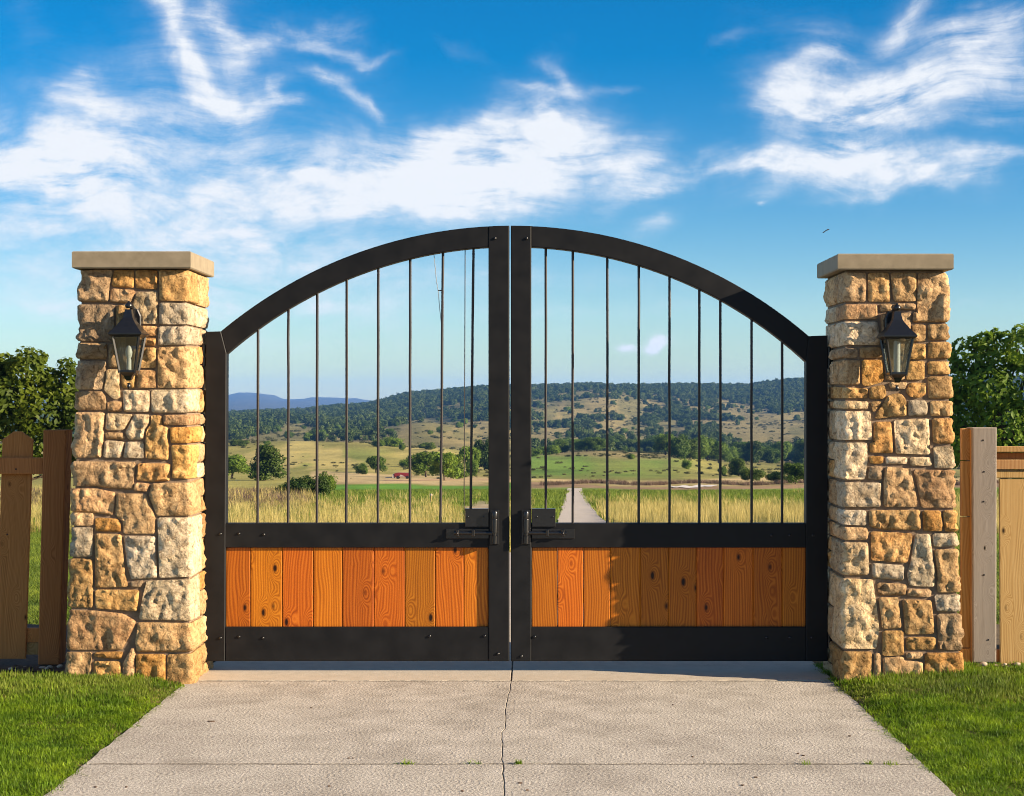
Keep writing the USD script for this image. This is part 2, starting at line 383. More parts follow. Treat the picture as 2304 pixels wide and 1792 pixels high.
def grainy(name, c1, c2, scale=30.0, rough=0.85, bump=0.3, dist=0.01, scale2=180.0, c_spot=None, spec=0.3, stains=None, hard=False):
    n = {'geo': ('geometry', {}),
         'n1': ('noise_texture', {'scale': scale, 'detail': 5.0, 'roughness': 0.6}), 'r1': ('rgb_ramp', {'ramp': [(0.3, c1), (0.7, c2)]}),
         'n2': ('noise_texture', {'scale': scale2, 'detail': 3.0, 'roughness': 0.6}),
         'r2': ('rgb_ramp', {'ramp': [(0.30, (.62, .6, .58)), (0.46, (.97, .97, .97)), (0.60, (1.02, 1.02, 1.02)), (0.74, (1.25, 1.25, 1.25))] if not hard else [(0.28, (.42, .40, .38)), (0.42, (.86, .85, .84)), (0.5, (1, 1, 1)), (0.58, (1.1, 1.1, 1.1)), (0.70, (1.45, 1.45, 1.43))]}),
         'mu': ('mix', {'mix_type': 'multiply', 'fac': 1.0 if hard else 0.9}),
         'bp': ('bump', {'strength': bump, 'distance': dist}), 'p': ('principled_bsdf', {'roughness': rough, 'specular_ior_level': spec})}
    l = [('geo.position', 'n1.vector'), ('n1.fac', 'r1.fac'), ('geo.position', 'n2.vector'), ('n2.fac', 'r2.fac'), ('r1.color', 'mu.color1'), ('r2.color', 'mu.color2'),
         ('n2.fac', 'bp.height'), ('bp.normal', 'p.normal')]
    out = 'mu.color'
    if stains:
        n['n3'] = ('noise_texture', {'scale': 1.7, 'detail': 6.0, 'roughness': 0.65}); l.append(('geo.position', 'n3.vector'))
        n['r3'] = ('rgb_ramp', {'ramp': [(0.34, stains), (0.56, (1, 1, 1))]}); l.append(('n3.fac', 'r3.fac'))
        n['mu2'] = ('mix', {'mix_type': 'multiply', 'fac': 1.0}); l += [('mu.color', 'mu2.color1'), ('r3.color', 'mu2.color2')]
        out = 'mu2.color'
    l.append((out, 'p.base_color'))
    return mat(name, n, l)


M = {}
M['mortar'] = grainy('mortar', (.17, .12, .08), (.26, .19, .13), 22, .95, .4)
M['cap'] = grainy('cap_concrete', (.205, .168, .112), (.27, .225, .155), 14, .85, .25, .006, 260)
M['apron'] = grainy('apron_concrete', (.40, .345, .27), (.47, .41, .33), 9, .9, .25, .006, 200)
M['concrete'] = grainy('driveway_concrete', (.36, .325, .272), (.45, .408, .35), 7, .9, .9, .008, 62, stains=(.76, .75, .74), hard=True)
M['road'] = grainy('track_concrete', (.40, .35, .29), (.48, .42, .36), 2.5, .9, .2, .01, 40)
M['subbase'] = grainy('joint_dirt', (.05, .04, .028), (.10, .08, .055), 30, .95, .4)
M['soil'] = grainy('soil', (.07, .05, .03), (.15, .11, .06), 14, .95, .5)
M['mulch'] = grainy('mulch', (.06, .04, .03), (.16, .10, .06), 45, .95, .8)
M['pebble'] = grainy('pebble', (.30, .24, .18), (.46, .38, .28), 25, .8, .2)
M['lawn_soil'] = grainy('lawn_soil', (.09, .065, .025), (.17, .13, .05), 12, .95, .5)
M['black'] = mat('black_paint', {'geo': ('geometry', {}), 'n1': ('noise_texture', {'scale': 7.0, 'detail': 5.0}), 'r1': ('rgb_ramp', {'ramp': [(.35, (.0045, .0047, .0055)), (.65, (.0080, .0082, .0092))]}),
                             'n2': ('noise_texture', {'scale': 420.0, 'detail': 2.0}), 'bp': ('bump', {'strength': .12, 'distance': .002}),
                             'rr': ('map_range', {'from_min': .3, 'from_max': .7, 'to_min': .48, 'to_max': .62}), 'p': ('principled_bsdf', {'specular_ior_level': .22})},
                 [('geo.position', 'n1.vector'), ('n1.fac', 'r1.fac'), ('r1.color', 'p.base_color'), ('geo.position', 'n2.vector'), ('n2.fac', 'bp.height'), ('bp.normal', 'p.normal'), ('n1.fac', 'rr.value'), ('rr.result', 'p.roughness')])
M['iron'] = mat('black_iron', {'geo': ('geometry', {}), 'n1': ('noise_texture', {'scale': 60.0, 'detail': 3.0}), 'r1': ('rgb_ramp', {'ramp': [(.3, (.004, .004, .005)), (.7, (.008, .008, .009))]}), 'p': ('principled_bsdf', {'roughness': .28, 'specular_ior_level': .6})},
                [('geo.position', 'n1.vector'), ('n1.fac', 'r1.fac'), ('r1.color', 'p.base_color')])
M['bar'] = mat('bar_iron', {'geo': ('geometry', {}), 'n1': ('noise_texture', {'scale': 30.0, 'detail': 3.0}), 'r1': ('rgb_ramp', {'ramp': [(.3, (.007, .005, .006)), (.7, (.016, .010, .010))]}), 'p': ('principled_bsdf', {'roughness': .45})},
               [('geo.position', 'n1.vector'), ('n1.fac', 'r1.fac'), ('r1.color', 'p.base_color')])
M['glass'] = mat('lantern_glass', {'fr': ('fresnel', {'IOR': 1.5}), 'fm': ('math', {'math_type': 'multiply_add', 'value2': .9, 'value3': .08}), 'tr': ('transparent_bsdf', {'color': (.84, .87, .86)}),
                                   'gl': ('glossy_bsdf', {'color': (.9, .95, .95), 'roughness': .08}), 'mx': ('mix_closure', {})},
                 [('fr.fac', 'fm.value1'), ('fm.value', 'mx.fac'), ('tr.BSDF', 'mx.closure1'), ('gl.BSDF', 'mx.closure2')], surface='mx.closure')
M['frost'] = mat('frosted_tube', {'p': ('principled_bsdf', {'base_color': (.50, .50, .47), 'roughness': .5})}, [])


def wood(name, dark, mid, light, rough=0.5, knots=0.10, spec=0.4, bump=0.25, weather=None, ring=1.0, gscale=1.0, coat=0.0):
    """Vertical-grain boards (grain along z); every board gets its own offset."""
    n = {'geo': ('geometry', {}), 'obj': ('object_info', {}),
         'ro': ('math', {'math_type': 'multiply', 'value2': 53.0}), 'off': ('combine_xyz', {}), 'pos': ('vector_math', {'math_type': 'add'}),
         # knots as cells stretched along the grain
         'km': ('mapping', {'scale': (7.5 * gscale, 7.5 * gscale, 3.6 * gscale)}), 'kv': ('voronoi_texture', {'scale': 1.0, 'randomness': 0.95}),
         'kd': ('rgb_ramp', {'ramp': [(0.0, (.02, .015, .01)), (knots * .65, (.06, .045, .03)), (knots, (.6, .58, .55)), (knots * 1.5, (1, 1, 1))]}),
         'kb': ('map_range', {'range_type': 'smoothstep', 'from_min': 0.0, 'from_max': 0.45, 'to_min': 0.10, 'to_max': 0.0, 'clamp': True}),
         'kc': ('combine_xyz', {}), 'p2': ('vector_math', {'math_type': 'add'}),
         # broad wobble of the rings
         'wm': ('mapping', {'scale': (3.0, 3.0, .9)}), 'wn': ('noise_texture', {'scale': 1.0, 'detail': 2.0}), 'wk': ('math', {'math_type': 'multiply_add', 'value2': .16, 'value3': -.08}),
         'wc': ('combine_xyz', {}), 'p3': ('vector_math', {'math_type': 'add'}),
         'gm': ('mapping', {'scale': (1.0, 1.0, 0.035)}), 'gw': ('wave_texture', {'wave_type': 'bands', 'bands_direction': 'x', 'profile': 'sine', 'scale': 15.0 * ring * gscale, 'distortion': 3.2, 'detail': 6.0, 'detail_scale': 1.1, 'detail_roughness': .6}),
         'fm': ('mapping', {'scale': (60.0 * gscale, 60.0 * gscale, 1.9)}), 'fn': ('noise_texture', {'scale': 1.0, 'detail': 5.0, 'roughness': .65}),
         'mg': ('mix', {'mix_type': 'mix', 'fac': .72}), 'rp': ('rgb_ramp', {'ramp': [(0.18, dark), (0.5, mid), (0.82, light)]}),
         'mk': ('mix', {'mix_type': 'multiply', 'fac': 1.0}),
         'rv': ('map_range', {'to_min': .74, 'to_max': 1.16}), 'rh': ('math', {'math_type': 'multiply', 'value2': 9.7}), 'rf': ('math', {'math_type': 'fraction'}), 'rhu': ('map_range', {'to_min': .489, 'to_max': .507}),
         'hs': ('hsv', {'saturation': 1.0, 'fac': 1.0}),
         'bp': ('bump', {'strength': bump, 'distance': .003}), 'p': ('principled_bsdf', {'roughness': rough, 'specular_ior_level': spec, 'coat_weight': coat, 'coat_roughness': .25})}
    l = [('obj.random', 'ro.value1'), ('ro.value', 'off.x'), ('ro.value', 'off.z'), ('geo.position', 'pos.vector1'), ('off.vector', 'pos.vector2'),
         ('pos.vector', 'km.vector'), ('km.vector', 'kv.vector'), ('kv.distance', 'kd.fac'), ('kv.distance', 'kb.value'), ('kb.result', 'kc.x'),
         ('pos.vector', 'p2.vector1'), ('kc.vector', 'p2.vector2'), ('pos.vector', 'wm.vector'), ('wm.vector', 'wn.vector'), ('wn.fac', 'wk.value1'), ('wk.value', 'wc.x'),
         ('p2.vector', 'p3.vector1'), ('wc.vector', 'p3.vector2'), ('p3.vector', 'gm.vector'), ('gm.vector', 'gw.vector'), ('p3.vector', 'fm.vector'), ('fm.vector', 'fn.vector'),
         ('gw.color', 'mg.color1'), ('fn.color', 'mg.color2'), ('mg.color', 'bw.color'), ('bw.val', 'rp.fac'), ('rp.color', 'mk.color1'), ('kd.color', 'mk.color2'),
         ('obj.random', 'rv.value'), ('rv.result', 'hs.value'), ('obj.random', 'rh.value1'), ('rh.value', 'rf.value1'), ('rf.value', 'rhu.value'), ('rhu.result', 'hs.hue'), ('mk.color', 'hs.color'),
         ('hs.color', 'p.base_color'), ('bw.val', 'bp.height'), ('bp.normal', 'p.normal')]
    n['bw'] = ('rgb_to_bw', {})
    return mat(name, n, l)


M['cedar'] = wood('cedar_plank', (.17, .040, .002), (.40, .112, .005), (.57, .20, .016), rough=.5, knots=.105, spec=.22, ring=1.15, coat=.06)
M['fence_brown'] = wood('fence_brown', (.24, .095, .026), (.48, .195, .052), (.60, .275, .09), rough=.85, knots=.08, spec=.2, ring=2.2)
M['fence_gold'] = wood('fence_gold', (.20, .11, .034), (.35, .215, .08), (.46, .32, .15), rough=.85, knots=.09, spec=.2, ring=2.0)
M['fence_grey'] = wood('fence_grey', (.115, .098, .08), (.19, .168, .142), (.25, .226, .196), rough=.9, knots=.05, spec=.2, ring=2.6)
M['fence_orange'] = wood('fence_orange', (.28, .14, .04), (.42, .24, .09), (.50, .31, .13), rough=.8, knots=.07, spec=.2)
M['bark'] = grainy('bark', (.05, .035, .022), (.13, .095, .06), 18, .95, .8, .03, 60)


def leafy(name, dark, mid, light, trans=.35, ns=1.3, rough=.6):
    n = {'geo': ('geometry', {}), 'obj': ('object_info', {}), 'ad': ('math', {'math_type': 'multiply_add', 'value2': .35, 'value3': 0.0}),
         'sc': ('math', {'math_type': 'multiply', 'value2': .75}),
         'rp': ('rgb_ramp', {'ramp': [(0.0, dark), (0.5, mid), (1.0, light)]}), 'n1': ('noise_texture', {'scale': ns, 'detail': 4.0}), 'mr': ('map_range', {'from_min': .32, 'from_max': .68, 'to_min': .62, 'to_max': 1.32}), 'sr': ('map_range', {'from_min': .35, 'from_max': .65, 'to_min': .508, 'to_max': .482}),
         'hs': ('hsv', {'hue': .5, 'saturation': 1.0, 'fac': 1.0}),
         'p': ('principled_bsdf', {'roughness': rough, 'specular_ior_level': .3}), 'tl': ('translucent_bsdf', {}), 'mx': ('mix_closure', {'fac': trans})}
    l = [('geo.random_per_island', 'sc.value1'), ('obj.random', 'ad.value1'), ('sc.value', 'ad.value3'), ('ad.value', 'rp.fac'), ('geo.position', 'n1.vector'), ('n1.fac', 'mr.value'), ('mr.result', 'hs.value'), ('n1.fac', 'sr.value'), ('sr.result', 'hs.hue'), ('rp.color', 'hs.color'),
         ('hs.color', 'p.base_color'), ('hs.color', 'tl.color'), ('p.BSDF', 'mx.closure1'), ('tl.BSDF', 'mx.closure2')]
    return mat(name, n, l, surface='mx.closure')


M['lawn_blade'] = leafy('lawn_blade', (.09, .17, .006), (.235, .395, .014), (.52, .60, .09), .45, ns=4.5)
M['green_blade'] = leafy('green_blade', (.11, .17, .015), (.21, .28, .035), (.40, .42, .12), .4)
M['dry_blade'] = leafy('dry_blade', (.36, .31, .08), (.64, .54, .21), (.82, .71, .36), .42)
M['leaf_light'] = leafy('leaf_light', (.08, .12, .006), (.28, .36, .022), (.56, .58, .08), .45)
M['leaf_dark'] = leafy('leaf_dark', (.05, .10, .008), (.20, .31, .028), (.50, .58, .08), .45)
M['leaf_bush'] = leafy('leaf_bush', (.03, .065, .006), (.12, .18, .012), (.32, .35, .04), .4)
M['leaf_far'] = leafy('leaf_far', (.03, .062, .012), (.10, .145, .022), (.23, .25, .045), .35)

# ------------------------------------------------------------------ terrain beyond the gate
PX_COLS = np.array([-900, 300, 510, 640, 800, 950, 1095, 1200, 1350, 1500, 1650, 1815, 2200, 3300], float)
ROWS = {  # distance: photo height of the ground at each column
    125: [1101] * 14,
    180: [1084] * 14,
    250: [1073, 1073, 1073, 1073, 1073, 1073, 1073, 1072, 1070, 1070, 1076, 1080, 1080, 1080],
    330: [1052, 1052, 1052, 1052, 1054, 1058, 1060, 1050, 1046, 1050, 1066, 1070, 1070, 1070],
    430: [1022, 1020, 1020, 1018, 1020, 1030, 1044, 1032, 1026, 1032, 1054, 1060, 1060, 1060],
    530: [1000, 998, 996, 993, 996, 1008, 1030, 1020, 1016, 1022, 1042, 1048, 1048, 1048],
    640: [1006, 1004, 1002, 1000, 1002, 1006, 1016, 1014, 1018, 1030, 1036, 1038, 1036, 1036],
    820: [994, 992, 990, 986, 984, 970, 990, 1000, 1006, 1012, 1014, 1010, 1008, 1008],
    1050: [974, 972, 970, 966, 968, 953, 962, 978, 984, 986, 980, 974, 970, 970],
    1300: [955, 953, 951, 948, 952, 956, 944, 948, 952, 962, 958, 954, 950, 950],
    1650: [945, 943, 942, 938, 930, 914, 902, 902, 896, 912, 918, 908, 900, 900],
    2050: [940, 938, 936, 931, 918, 892, 878, 876, 872, 876, 880, 870, 864, 868],
    2350: [938, 936, 934, 930, 916, 889, 878, 874, 871, 871, 867, 859, 853, 860]}
_D = np.array(sorted(ROWS))
_T = np.array([ROWS[d] for d in _D], float)
_prof = PchipInterpolator(np.log(_D), _T, axis=0)


def ground_py(px, d):
    """Photo row of the terrain at column px and distance d (>= 125)."""
    t = _prof(np.log(np.clip(d, 125, 2350)))
    px = np.clip(px, PX_COLS[0], PX_COLS[-1])
    i = np.clip(np.searchsorted(PX_COLS, px) - 1, 0, len(PX_COLS) - 2)
    w = (px - PX_COLS[i]) / (PX_COLS[i + 1] - PX_COLS[i])
    w = w * w * (3 - 2 * w)
    r = np.arange(len(px))
    return t[r, i] * (1 - w) + t[r, i + 1] * w


def terrain_z(x, y):
    x, y = np.atleast_1d(np.asarray(x, float)), np.atleast_1d(np.asarray(y, float))
    d = y - CAM_Y
    px = CX + x / np.maximum(d, 1) * FOC
    zf = EYE + (CY - ground_py(px, d)) / FOC * d
    zf = np.where(d > 2350, zf - (d - 2350) * 0.05, zf)
    # near part: from the gate down to the fields
    s = np.clip((d - 14.0) / (125 - 14.0), 0, 1)
    zend = EYE + (CY - 1101) / FOC * 125
    zn = -0.05 + (zend + 0.05) * (s + 0.06 * np.sin(np.pi * s))
    z = np.where(d < 125, zn, zf)
    amp = np.clip((d - 16) / 60, 0, 1) * 0.0011 * d
    nz = meshkit.fbm(np.stack([x / (6 + d * .03), y / (10 + d * .06), 0 * x], -1), 3, 5) - .5
    nz += np.where(d > 600, 1.3, 0) * np.clip((d - 600) / 400, 0, 1) * (meshkit.fbm(np.stack([x / 70, y / 110, 0 * x + 9], -1), 4, 8) - .5) * 2.0
    z = z + nz * amp
    return np.where(d < 13.2, -0.05, z)


def find_d(px, py, dmin=24.0):
    """Distance at which the terrain first reaches row py in column px."""
    d = np.geomspace(dmin, 2340, 900)
    x = (px - CX) / FOC * d
    z = terrain_z(x, d + CAM_Y)
    row = CY - (z - EYE) / d * FOC
    k = np.nonzero(row <= py)[0]
    return d[k[0]] if len(k) else 2300.0


def ground_tint(px, py, d, x, y):
    n1 = meshkit.fbm(np.stack([x / (2 + d * .02), y / (4 + d * .05), 0 * x], -1), 4, 3)
    n2 = meshkit.fbm(np.stack([x / (8 + d * .04), y / (16 + d * .10), 0 * x + 4], -1), 3, 13)
    jy = py + (n2 - .5) * 26 + (n1 - .5) * 8
    dry, olive, green, vivid = np.array((.40, .32, .11)), np.array((.235, .215, .06)), np.array((.135, .215, .03)), np.array((.10, .22, .02))
    beige, dirt, weed = np.array((.45, .34, .17)), np.array((.36, .24, .14)), np.array((.24, .18, .11))
    hill, tan = np.array((.165, .148, .055)), np.array((.225, .185, .075))
    c = np.where((n1 > .5)[:, None], hill, tan) * (0.85 + .3 * n2)[:, None]

    def put(mask, col):
        nonlocal c
        m = np.clip(mask, 0, 1)[:, None]
        c = c * (1 - m) + np.asarray(col) * m * (0.78 + .44 * n1)[:, None]

    def band(lo, hi, soft=5):
        return np.clip((jy - lo) / soft, 0, 1) * np.clip((hi - jy) / soft, 0, 1)
    near = d < 620
    left, right = px < 1190, px >= 1190
    put(near & left & (jy > 985), olive)
    put(near * left * band(1005, 1064, 20) * np.clip((n2 - .44) / .12, 0, 1) * .8, np.array((.19, .225, .045)))
    put(near * left * np.clip((n1 - .5) / .1, 0, 1) * (jy < 1062), np.array((.33, .275, .095)))
    put(near & right & (jy > 1005), olive * .95)
    put(near * right * band(1018, 1080, 14) * np.clip((1580 - px) / 90, 0, 1) * (.55 + .45 * np.clip((n1 - .4) / .2, 0, 1)), green)
    put(near * right * band(1000, 1034, 12) * np.clip((1580 - px) / 90, 0, 1), tan)
    put(near * left * band(1064, 1092) * (px > 700), beige)
    put(near * left * band(1074, 1081, 2) * (px > 860), dirt)
    put(near * right * band(1076, 1090), beige)
    put(near * right * band(1088, 1101, 3), dirt * .75)
    put(near * left * (jy > 1066) * (px <= 700), olive * 1.1)
    put((d < 230) * left * band(1089, 1142) * (px > 715), vivid)
    put((d < 230) * band(1097, 1150) * right * (px > 1180), green)
    put((d < 230) * left * band(1106, 1140, 8) * (px <= 715), weed)
    put((d < 230) * (jy >= 1134) * (np.clip((jy - 1134) / 10, 0, 1)), dry)
    put((d < 60) * (n2 > .55), green * 1.2)
    put((d < 130) * band(1098, 1240, 6) * (np.abs(px - 1228) < 36), green)
    put((d < 110) * (jy > 1122) * np.clip(1.3 - ((px - 1090) / 70) ** 2 - ((py - 1165) / 45) ** 2, 0, 1), np.array((.44, .34, .22)))
    put((d < 24) * 1.0, green * .8)
    return c


M['terrain'] = mat('terrain', {'at': ('attribute', {'attribute': 'tint'}), 'geo': ('geometry', {}),
                               'n1': ('noise_texture', {'scale': 1.4, 'detail': 6.0, 'roughness': .7}), 'r1': ('rgb_ramp', {'ramp': [(.3, (.62, .62, .6)), (.7, (1.3, 1.3, 1.25))]}),
                               'm2': ('mapping', {'scale': (.055, .02, .055)}), 'n2': ('noise_texture', {'scale': 1.0, 'detail': 8.0, 'roughness': .72}), 'r2': ('rgb_ramp', {'ramp': [(.32, (.60, .62, .55)), (.5, (1, 1, 1)), (.68, (1.35, 1.28, 1.2))]}), 'mu2': ('mix', {'mix_type': 'multiply', 'fac': 1.0}),
                               'mu': ('mix', {'mix_type': 'multiply', 'fac': 1.0}), 'p': ('principled_bsdf', {'roughness': 1.0, 'specular_ior_level': .1})},
                   [('geo.position', 'n1.vector'), ('n1.fac', 'r1.fac'), ('at.color', 'mu.color1'), ('r1.color', 'mu.color2'), ('geo.position', 'm2.vector'), ('m2.vector', 'n2.vector'), ('n2.fac', 'r2.fac'), ('mu.color', 'mu2.color1'), ('r2.color', 'mu2.color2'), ('mu2.color', 'p.base_color')])

pxs = np.unique(np.concatenate([np.linspace(-300, 2700, 330), np.linspace(-9000, -300, 40), np.linspace(2700, 11400, 40)]))
ds = np.concatenate([np.linspace(12.6, 30, 16)[:-1], np.geomspace(30, 2350, 300), np.geomspace(2400, 3600, 10)])
GX, GD = np.meshgrid(pxs, ds)
X, Y = (GX - CX) / FOC * GD, GD + CAM_Y
Z = terrain_z(X.ravel(), Y.ravel()).reshape(X.shape)
PYV = CY - (Z - EYE) / GD * FOC
tint = ground_tint(GX.ravel(), PYV.ravel(), GD.ravel(), X.ravel(), Y.ravel())
nr, nc = X.shape
idx = np.arange(nr * nc).reshape(nr, nc)
F = np.vstack([np.stack([idx[:-1, :-1], idx[:-1, 1:], idx[1:, 1:]], -1).reshape(-1, 3), np.stack([idx[:-1, :-1], idx[1:, 1:], idx[1:, :-1]], -1).reshape(-1, 3)])
struct('terrain', (np.stack([X, Y, Z], -1).reshape(-1, 3), F), M['terrain'], smooth=True, colors=tint)
# ground sheet under and behind everything near, and the plain far away
struct('ground', (np.array([[-900, -700, -.12], [900, -700, -.12], [900, 4, -.12], [-900, 4, -.12]], float), np.array([[0, 1, 2], [0, 2, 3]])), M['lawn_soil'])

# blue mountains on the horizon
mpx = np.linspace(-3500, 5000, 420)
sky_line = np.interp(mpx, [-3500, -600, 200, 420, 480, 520, 548, 580, 612, 640, 670, 700, 735, 770, 800, 830, 900, 1200, 1800, 2600, 5000],
                     [892, 884, 890, 896, 893, 888, 885, 889, 892, 898, 899, 895, 894, 897, 897, 903, 904, 900, 893, 889, 893])
sky_line = sky_line + (meshkit.fbm(np.stack([mpx / 40, 0 * mpx, 0 * mpx], -1), 4, 21) - .5) * 7
mv = []
for k, t in enumerate(np.linspace(0, 1, 22)):
    dd = 3560 + 6640 * t ** .6
    ridge = np.sin(np.clip(t / .78, 0, 1) * np.pi / 2) ** 1.3
    zz = (EYE + (CY - sky_line) / FOC * 9380 + 28) * ridge - 30
    spur = meshkit.fbm(np.stack([mpx / 55, np.full_like(mpx, t * 3), 0 * mpx], -1), 5, 4) - .5
    zz = zz + spur * 40 * np.sin(t * np.pi) * (t > .3) * (t < .77)
    mv.append(np.stack([(mpx - CX) / FOC * dd, np.full_like(mpx, dd + CAM_Y), zz], 1))
mv = np.vstack(mv)
idx = np.arange(22 * 420).reshape(22, 420)
F = np.vstack([np.stack([idx[:-1, :-1], idx[:-1, 1:], idx[1:, 1:]], -1).reshape(-1, 3), np.stack([idx[:-1, :-1], idx[1:, 1:], idx[1:, :-1]], -1).reshape(-1, 3)])
M['mountain'] = grainy('mountain_forest', (.025, .03, .025), (.07, .065, .05), .012, 1.0, 0.0, .01, .05)
struct('mountains', (mv, F), M['mountain'], smooth=True)

# air
hz = trimesh.creation.box([26000, 13200, 236])
hz.apply_translation([0, 4600, 36])
HAZE_DENSITY = 7e-5
mh = usdkit.material(stage, '/World/Looks/haze', {'v': ('principled_volume', {'color': (.16, .43, 1.0), 'density': HAZE_DENSITY, 'anisotropy': 0.0})}, [], volume='v.volume')
HAZE = part('haze', hz, mh)
tag(stage.GetPrimAtPath(HAZE), 'thin blue haze over the far hills', 'haze', kind='stuff')

# ------------------------------------------------------------------ driveway, lawns, track
LX, RX = -2.262, 1.965


def crack_line(x0, x1, y0, y1, seed, jag=.012, n=26):
    r = np.random.default_rng(seed)
    t = np.linspace(0, 1, n)
    w = np.cumsum(r.normal(0, jag, n)); w -= np.linspace(w[0], w[-1], n)
    return np.stack([x0 + (x1 - x0) * t + w, y0 + (y1 - y0) * t], 1)


drive = tag(UsdGeom.Xform.Define(stage, '/World/driveway'), kind='structure').GetPath().pathString
BASES[drive] = np.zeros(3)


def wavy(x0, y0, x1, y1, seed, a=.005, n=24):
    r = np.random.default_rng(seed)
    t = np.linspace(0, 1, n)[:, None]
    q = np.array([x0, y0]) * (1 - t) + np.array([x1, y1]) * t
    d = np.array([y1 - y0, x0 - x1]); d = d / np.linalg.norm(d)
    return q + d * (r.normal(0, a, n) * np.sin(t[:, 0] * np.pi) ** .3)[:, None]


def slab(left, right, top=0.0, thick=.10, bev=.0018, rec=0.0):
    """left and right are lines from near to far."""
    left, right = np.asarray(left, float), np.asarray(right, float)
    r = np.random.default_rng(int(abs(left[0, 0] * 1000 + right[-1, 1] * 77)) % 9999)

    def across(a, b):
        t = np.linspace(0, 1, 62)[1:-1, None]
        return a * (1 - t) + b * t + np.stack([0 * t[:, 0], meshkit.fbm(np.column_stack([t[:, 0] * 14 + r.uniform(0, 50), 0 * t[:, 0], 0 * t[:, 0]]), 3, 1) * .012 - .006 + r.normal(0, .0012, 60)], 1)
    ring = np.vstack([left, across(left[-1], right[-1]), right[::-1], across(right[0], left[0])])
    return prism(ring, top, top - thick, bev, 'z')


J = .0026
c_mid = crack_line(-0.152, -0.145, -2.705, -0.335, 3, .0045)
c_front = crack_line(-0.175, -0.152, -6.4, -2.731, 5, .007, 40)
EL = wavy(LX, -2.705, LX, -.335, 1, .009); ER = wavy(RX, -2.705, RX, -.335, 2, .007)
part('slab', slab(EL, c_mid - [J, 0]), M['concrete'], drive)
part('slab', slab(c_mid + [J, 0], ER), M['concrete'], drive)
EL2 = wavy(LX - .02, -6.4, LX, -2.731, 11, .009, 40); ER2 = wavy(RX + .0, -6.4, RX, -2.731, 12, .007, 40)
part('slab', slab(EL2, c_front - [J * 1.3, 0]), M['concrete'], drive)
part('slab', slab(c_front + [J * 1.3, 0], ER2), M['concrete'], drive)
part('threshold_slab', slab(np.array([[LX + .02, -.312], [LX + .06, 2.2]]), np.array([[-.150, -.312], [-.150, 2.2]]), .004), M['apron'], drive)
part('threshold_slab', slab(np.array([[-.139, -.312], [-.139, 2.2]]), np.array([[RX, -.312], [RX - .02, 2.2]]), .004), M['apron'], drive)
for k in range(1, 4):   # behind the camera the drive goes on
    y1, y0 = -6.4 - 3.0 * (k - 1) - .016, -6.4 - 3.0 * k
    part('slab', slab(np.array([[LX, y0], [LX, y1]]), np.array([[-.16, y0], [-.16, y1]])), M['concrete'], drive)
    part('slab', slab(np.array([[-.148, y0], [-.148, y1]]), np.array([[RX, y0], [RX, y1]])), M['concrete'], drive)
part('joint_fill', bbox(LX + .03, RX - .03, -15.3, 2.1, -.1, -.0022, .0005), M['subbase'], drive)

# the track beyond: from the drive's end to the dirt strip
ys_, xl_, xr_ = [], [], []
for dd, l_, r_ in ((13.0, -2.2, 1.93), (20, -1.3, 2.05), (30, -.05, 2.15), (42, .62, 2.20), (50, (1255 - CX) / FOC * 50, (1357 - CX) / FOC * 50),
                   (66, (1263 - CX) / FOC * 66, (1336 - CX) / FOC * 66), (90, (1270 - CX) / FOC * 90, (1318 - CX) / FOC * 90), (124, (1277 - CX) / FOC * 124, (1310 - CX) / FOC * 124)):
    ys_.append(dd); xl_.append(l_); xr_.append(r_)
q = np.geomspace(13.0, 126, 90)
fl, fr_ = PchipInterpolator(ys_, xl_, extrapolate=True), PchipInterpolator(ys_, xr_, extrapolate=True)
tl, tr = fl(q), fr_(q)
nn = meshkit.fbm(np.stack([q / 3, 0 * q, 0 * q], -1), 3, 2) - .5
tl, tr = tl + nn * .12, tr + nn[::-1] * .10
V, F = [], []
for k, dd in enumerate(q):
    for t in np.linspace(0, 1, 5):
        V.append([tl[k] * (1 - t) + tr[k] * t, dd + CAM_Y, 0])
V = np.array(V)
V[:, 2] = terrain_z(V[:, 0], V[:, 1]) + .03 + .0003 * (V[:, 1] - CAM_Y)
for k in range(len(q) - 1):
    for t in range(4):
        a = k * 5 + t
        F += [[a, a + 1, a + 6], [a, a + 6, a + 5]]
struct('track', (V, np.array(F)), M['road'], smooth=True)
TRACK = (fl, fr_)
# pale sand strip and reddish bank beside the track's far end
for nm, xs, py0, py1, m_ in (('sand_strip', (1508, 1545, 1580, 1614), 1092, 1099, grainy('pale_sand', (.55, .50, .45), (.68, .63, .58), .8, 1.0, .1)),):
    V, F = [], []
    for px_ in np.linspace(xs[0], xs[-1], 16):
        t = (px_ - xs[0]) / (xs[-1] - xs[0]); wd = math.sin(math.pi * min(max(t, .03), .97)) ** .6
        for s in (0, 1):
            py_ = 1095.5 + (s - .5) * -5 * wd * (1 + .35 * math.sin(t * 23 + s)) + 1.5 * math.sin(t * 5) + .8 * math.sin(t * 17)
            dd = find_d(px_, py_)
            V.append([(px_ - CX) / FOC * dd, dd + CAM_Y, 0])
    V = np.array(V); V[:, 2] = terrain_z(V[:, 0], V[:, 1]) + .05
    for k in range(15):
        a = 2 * k
        F += [[a, a + 2, a + 3], [a, a + 3, a + 1]]
    struct(nm, (V, np.array(F)), m_)


def lawn_rise(x, y):
    t = np.clip((np.asarray(y) + 2.6) / 2.1, 0, 1)
    e = np.clip(np.maximum(LX - np.asarray(x), np.asarray(x) - RX) / .30, 0, 1)
    return .062 * t * t * (3 - 2 * t) * (.12 + .88 * e)


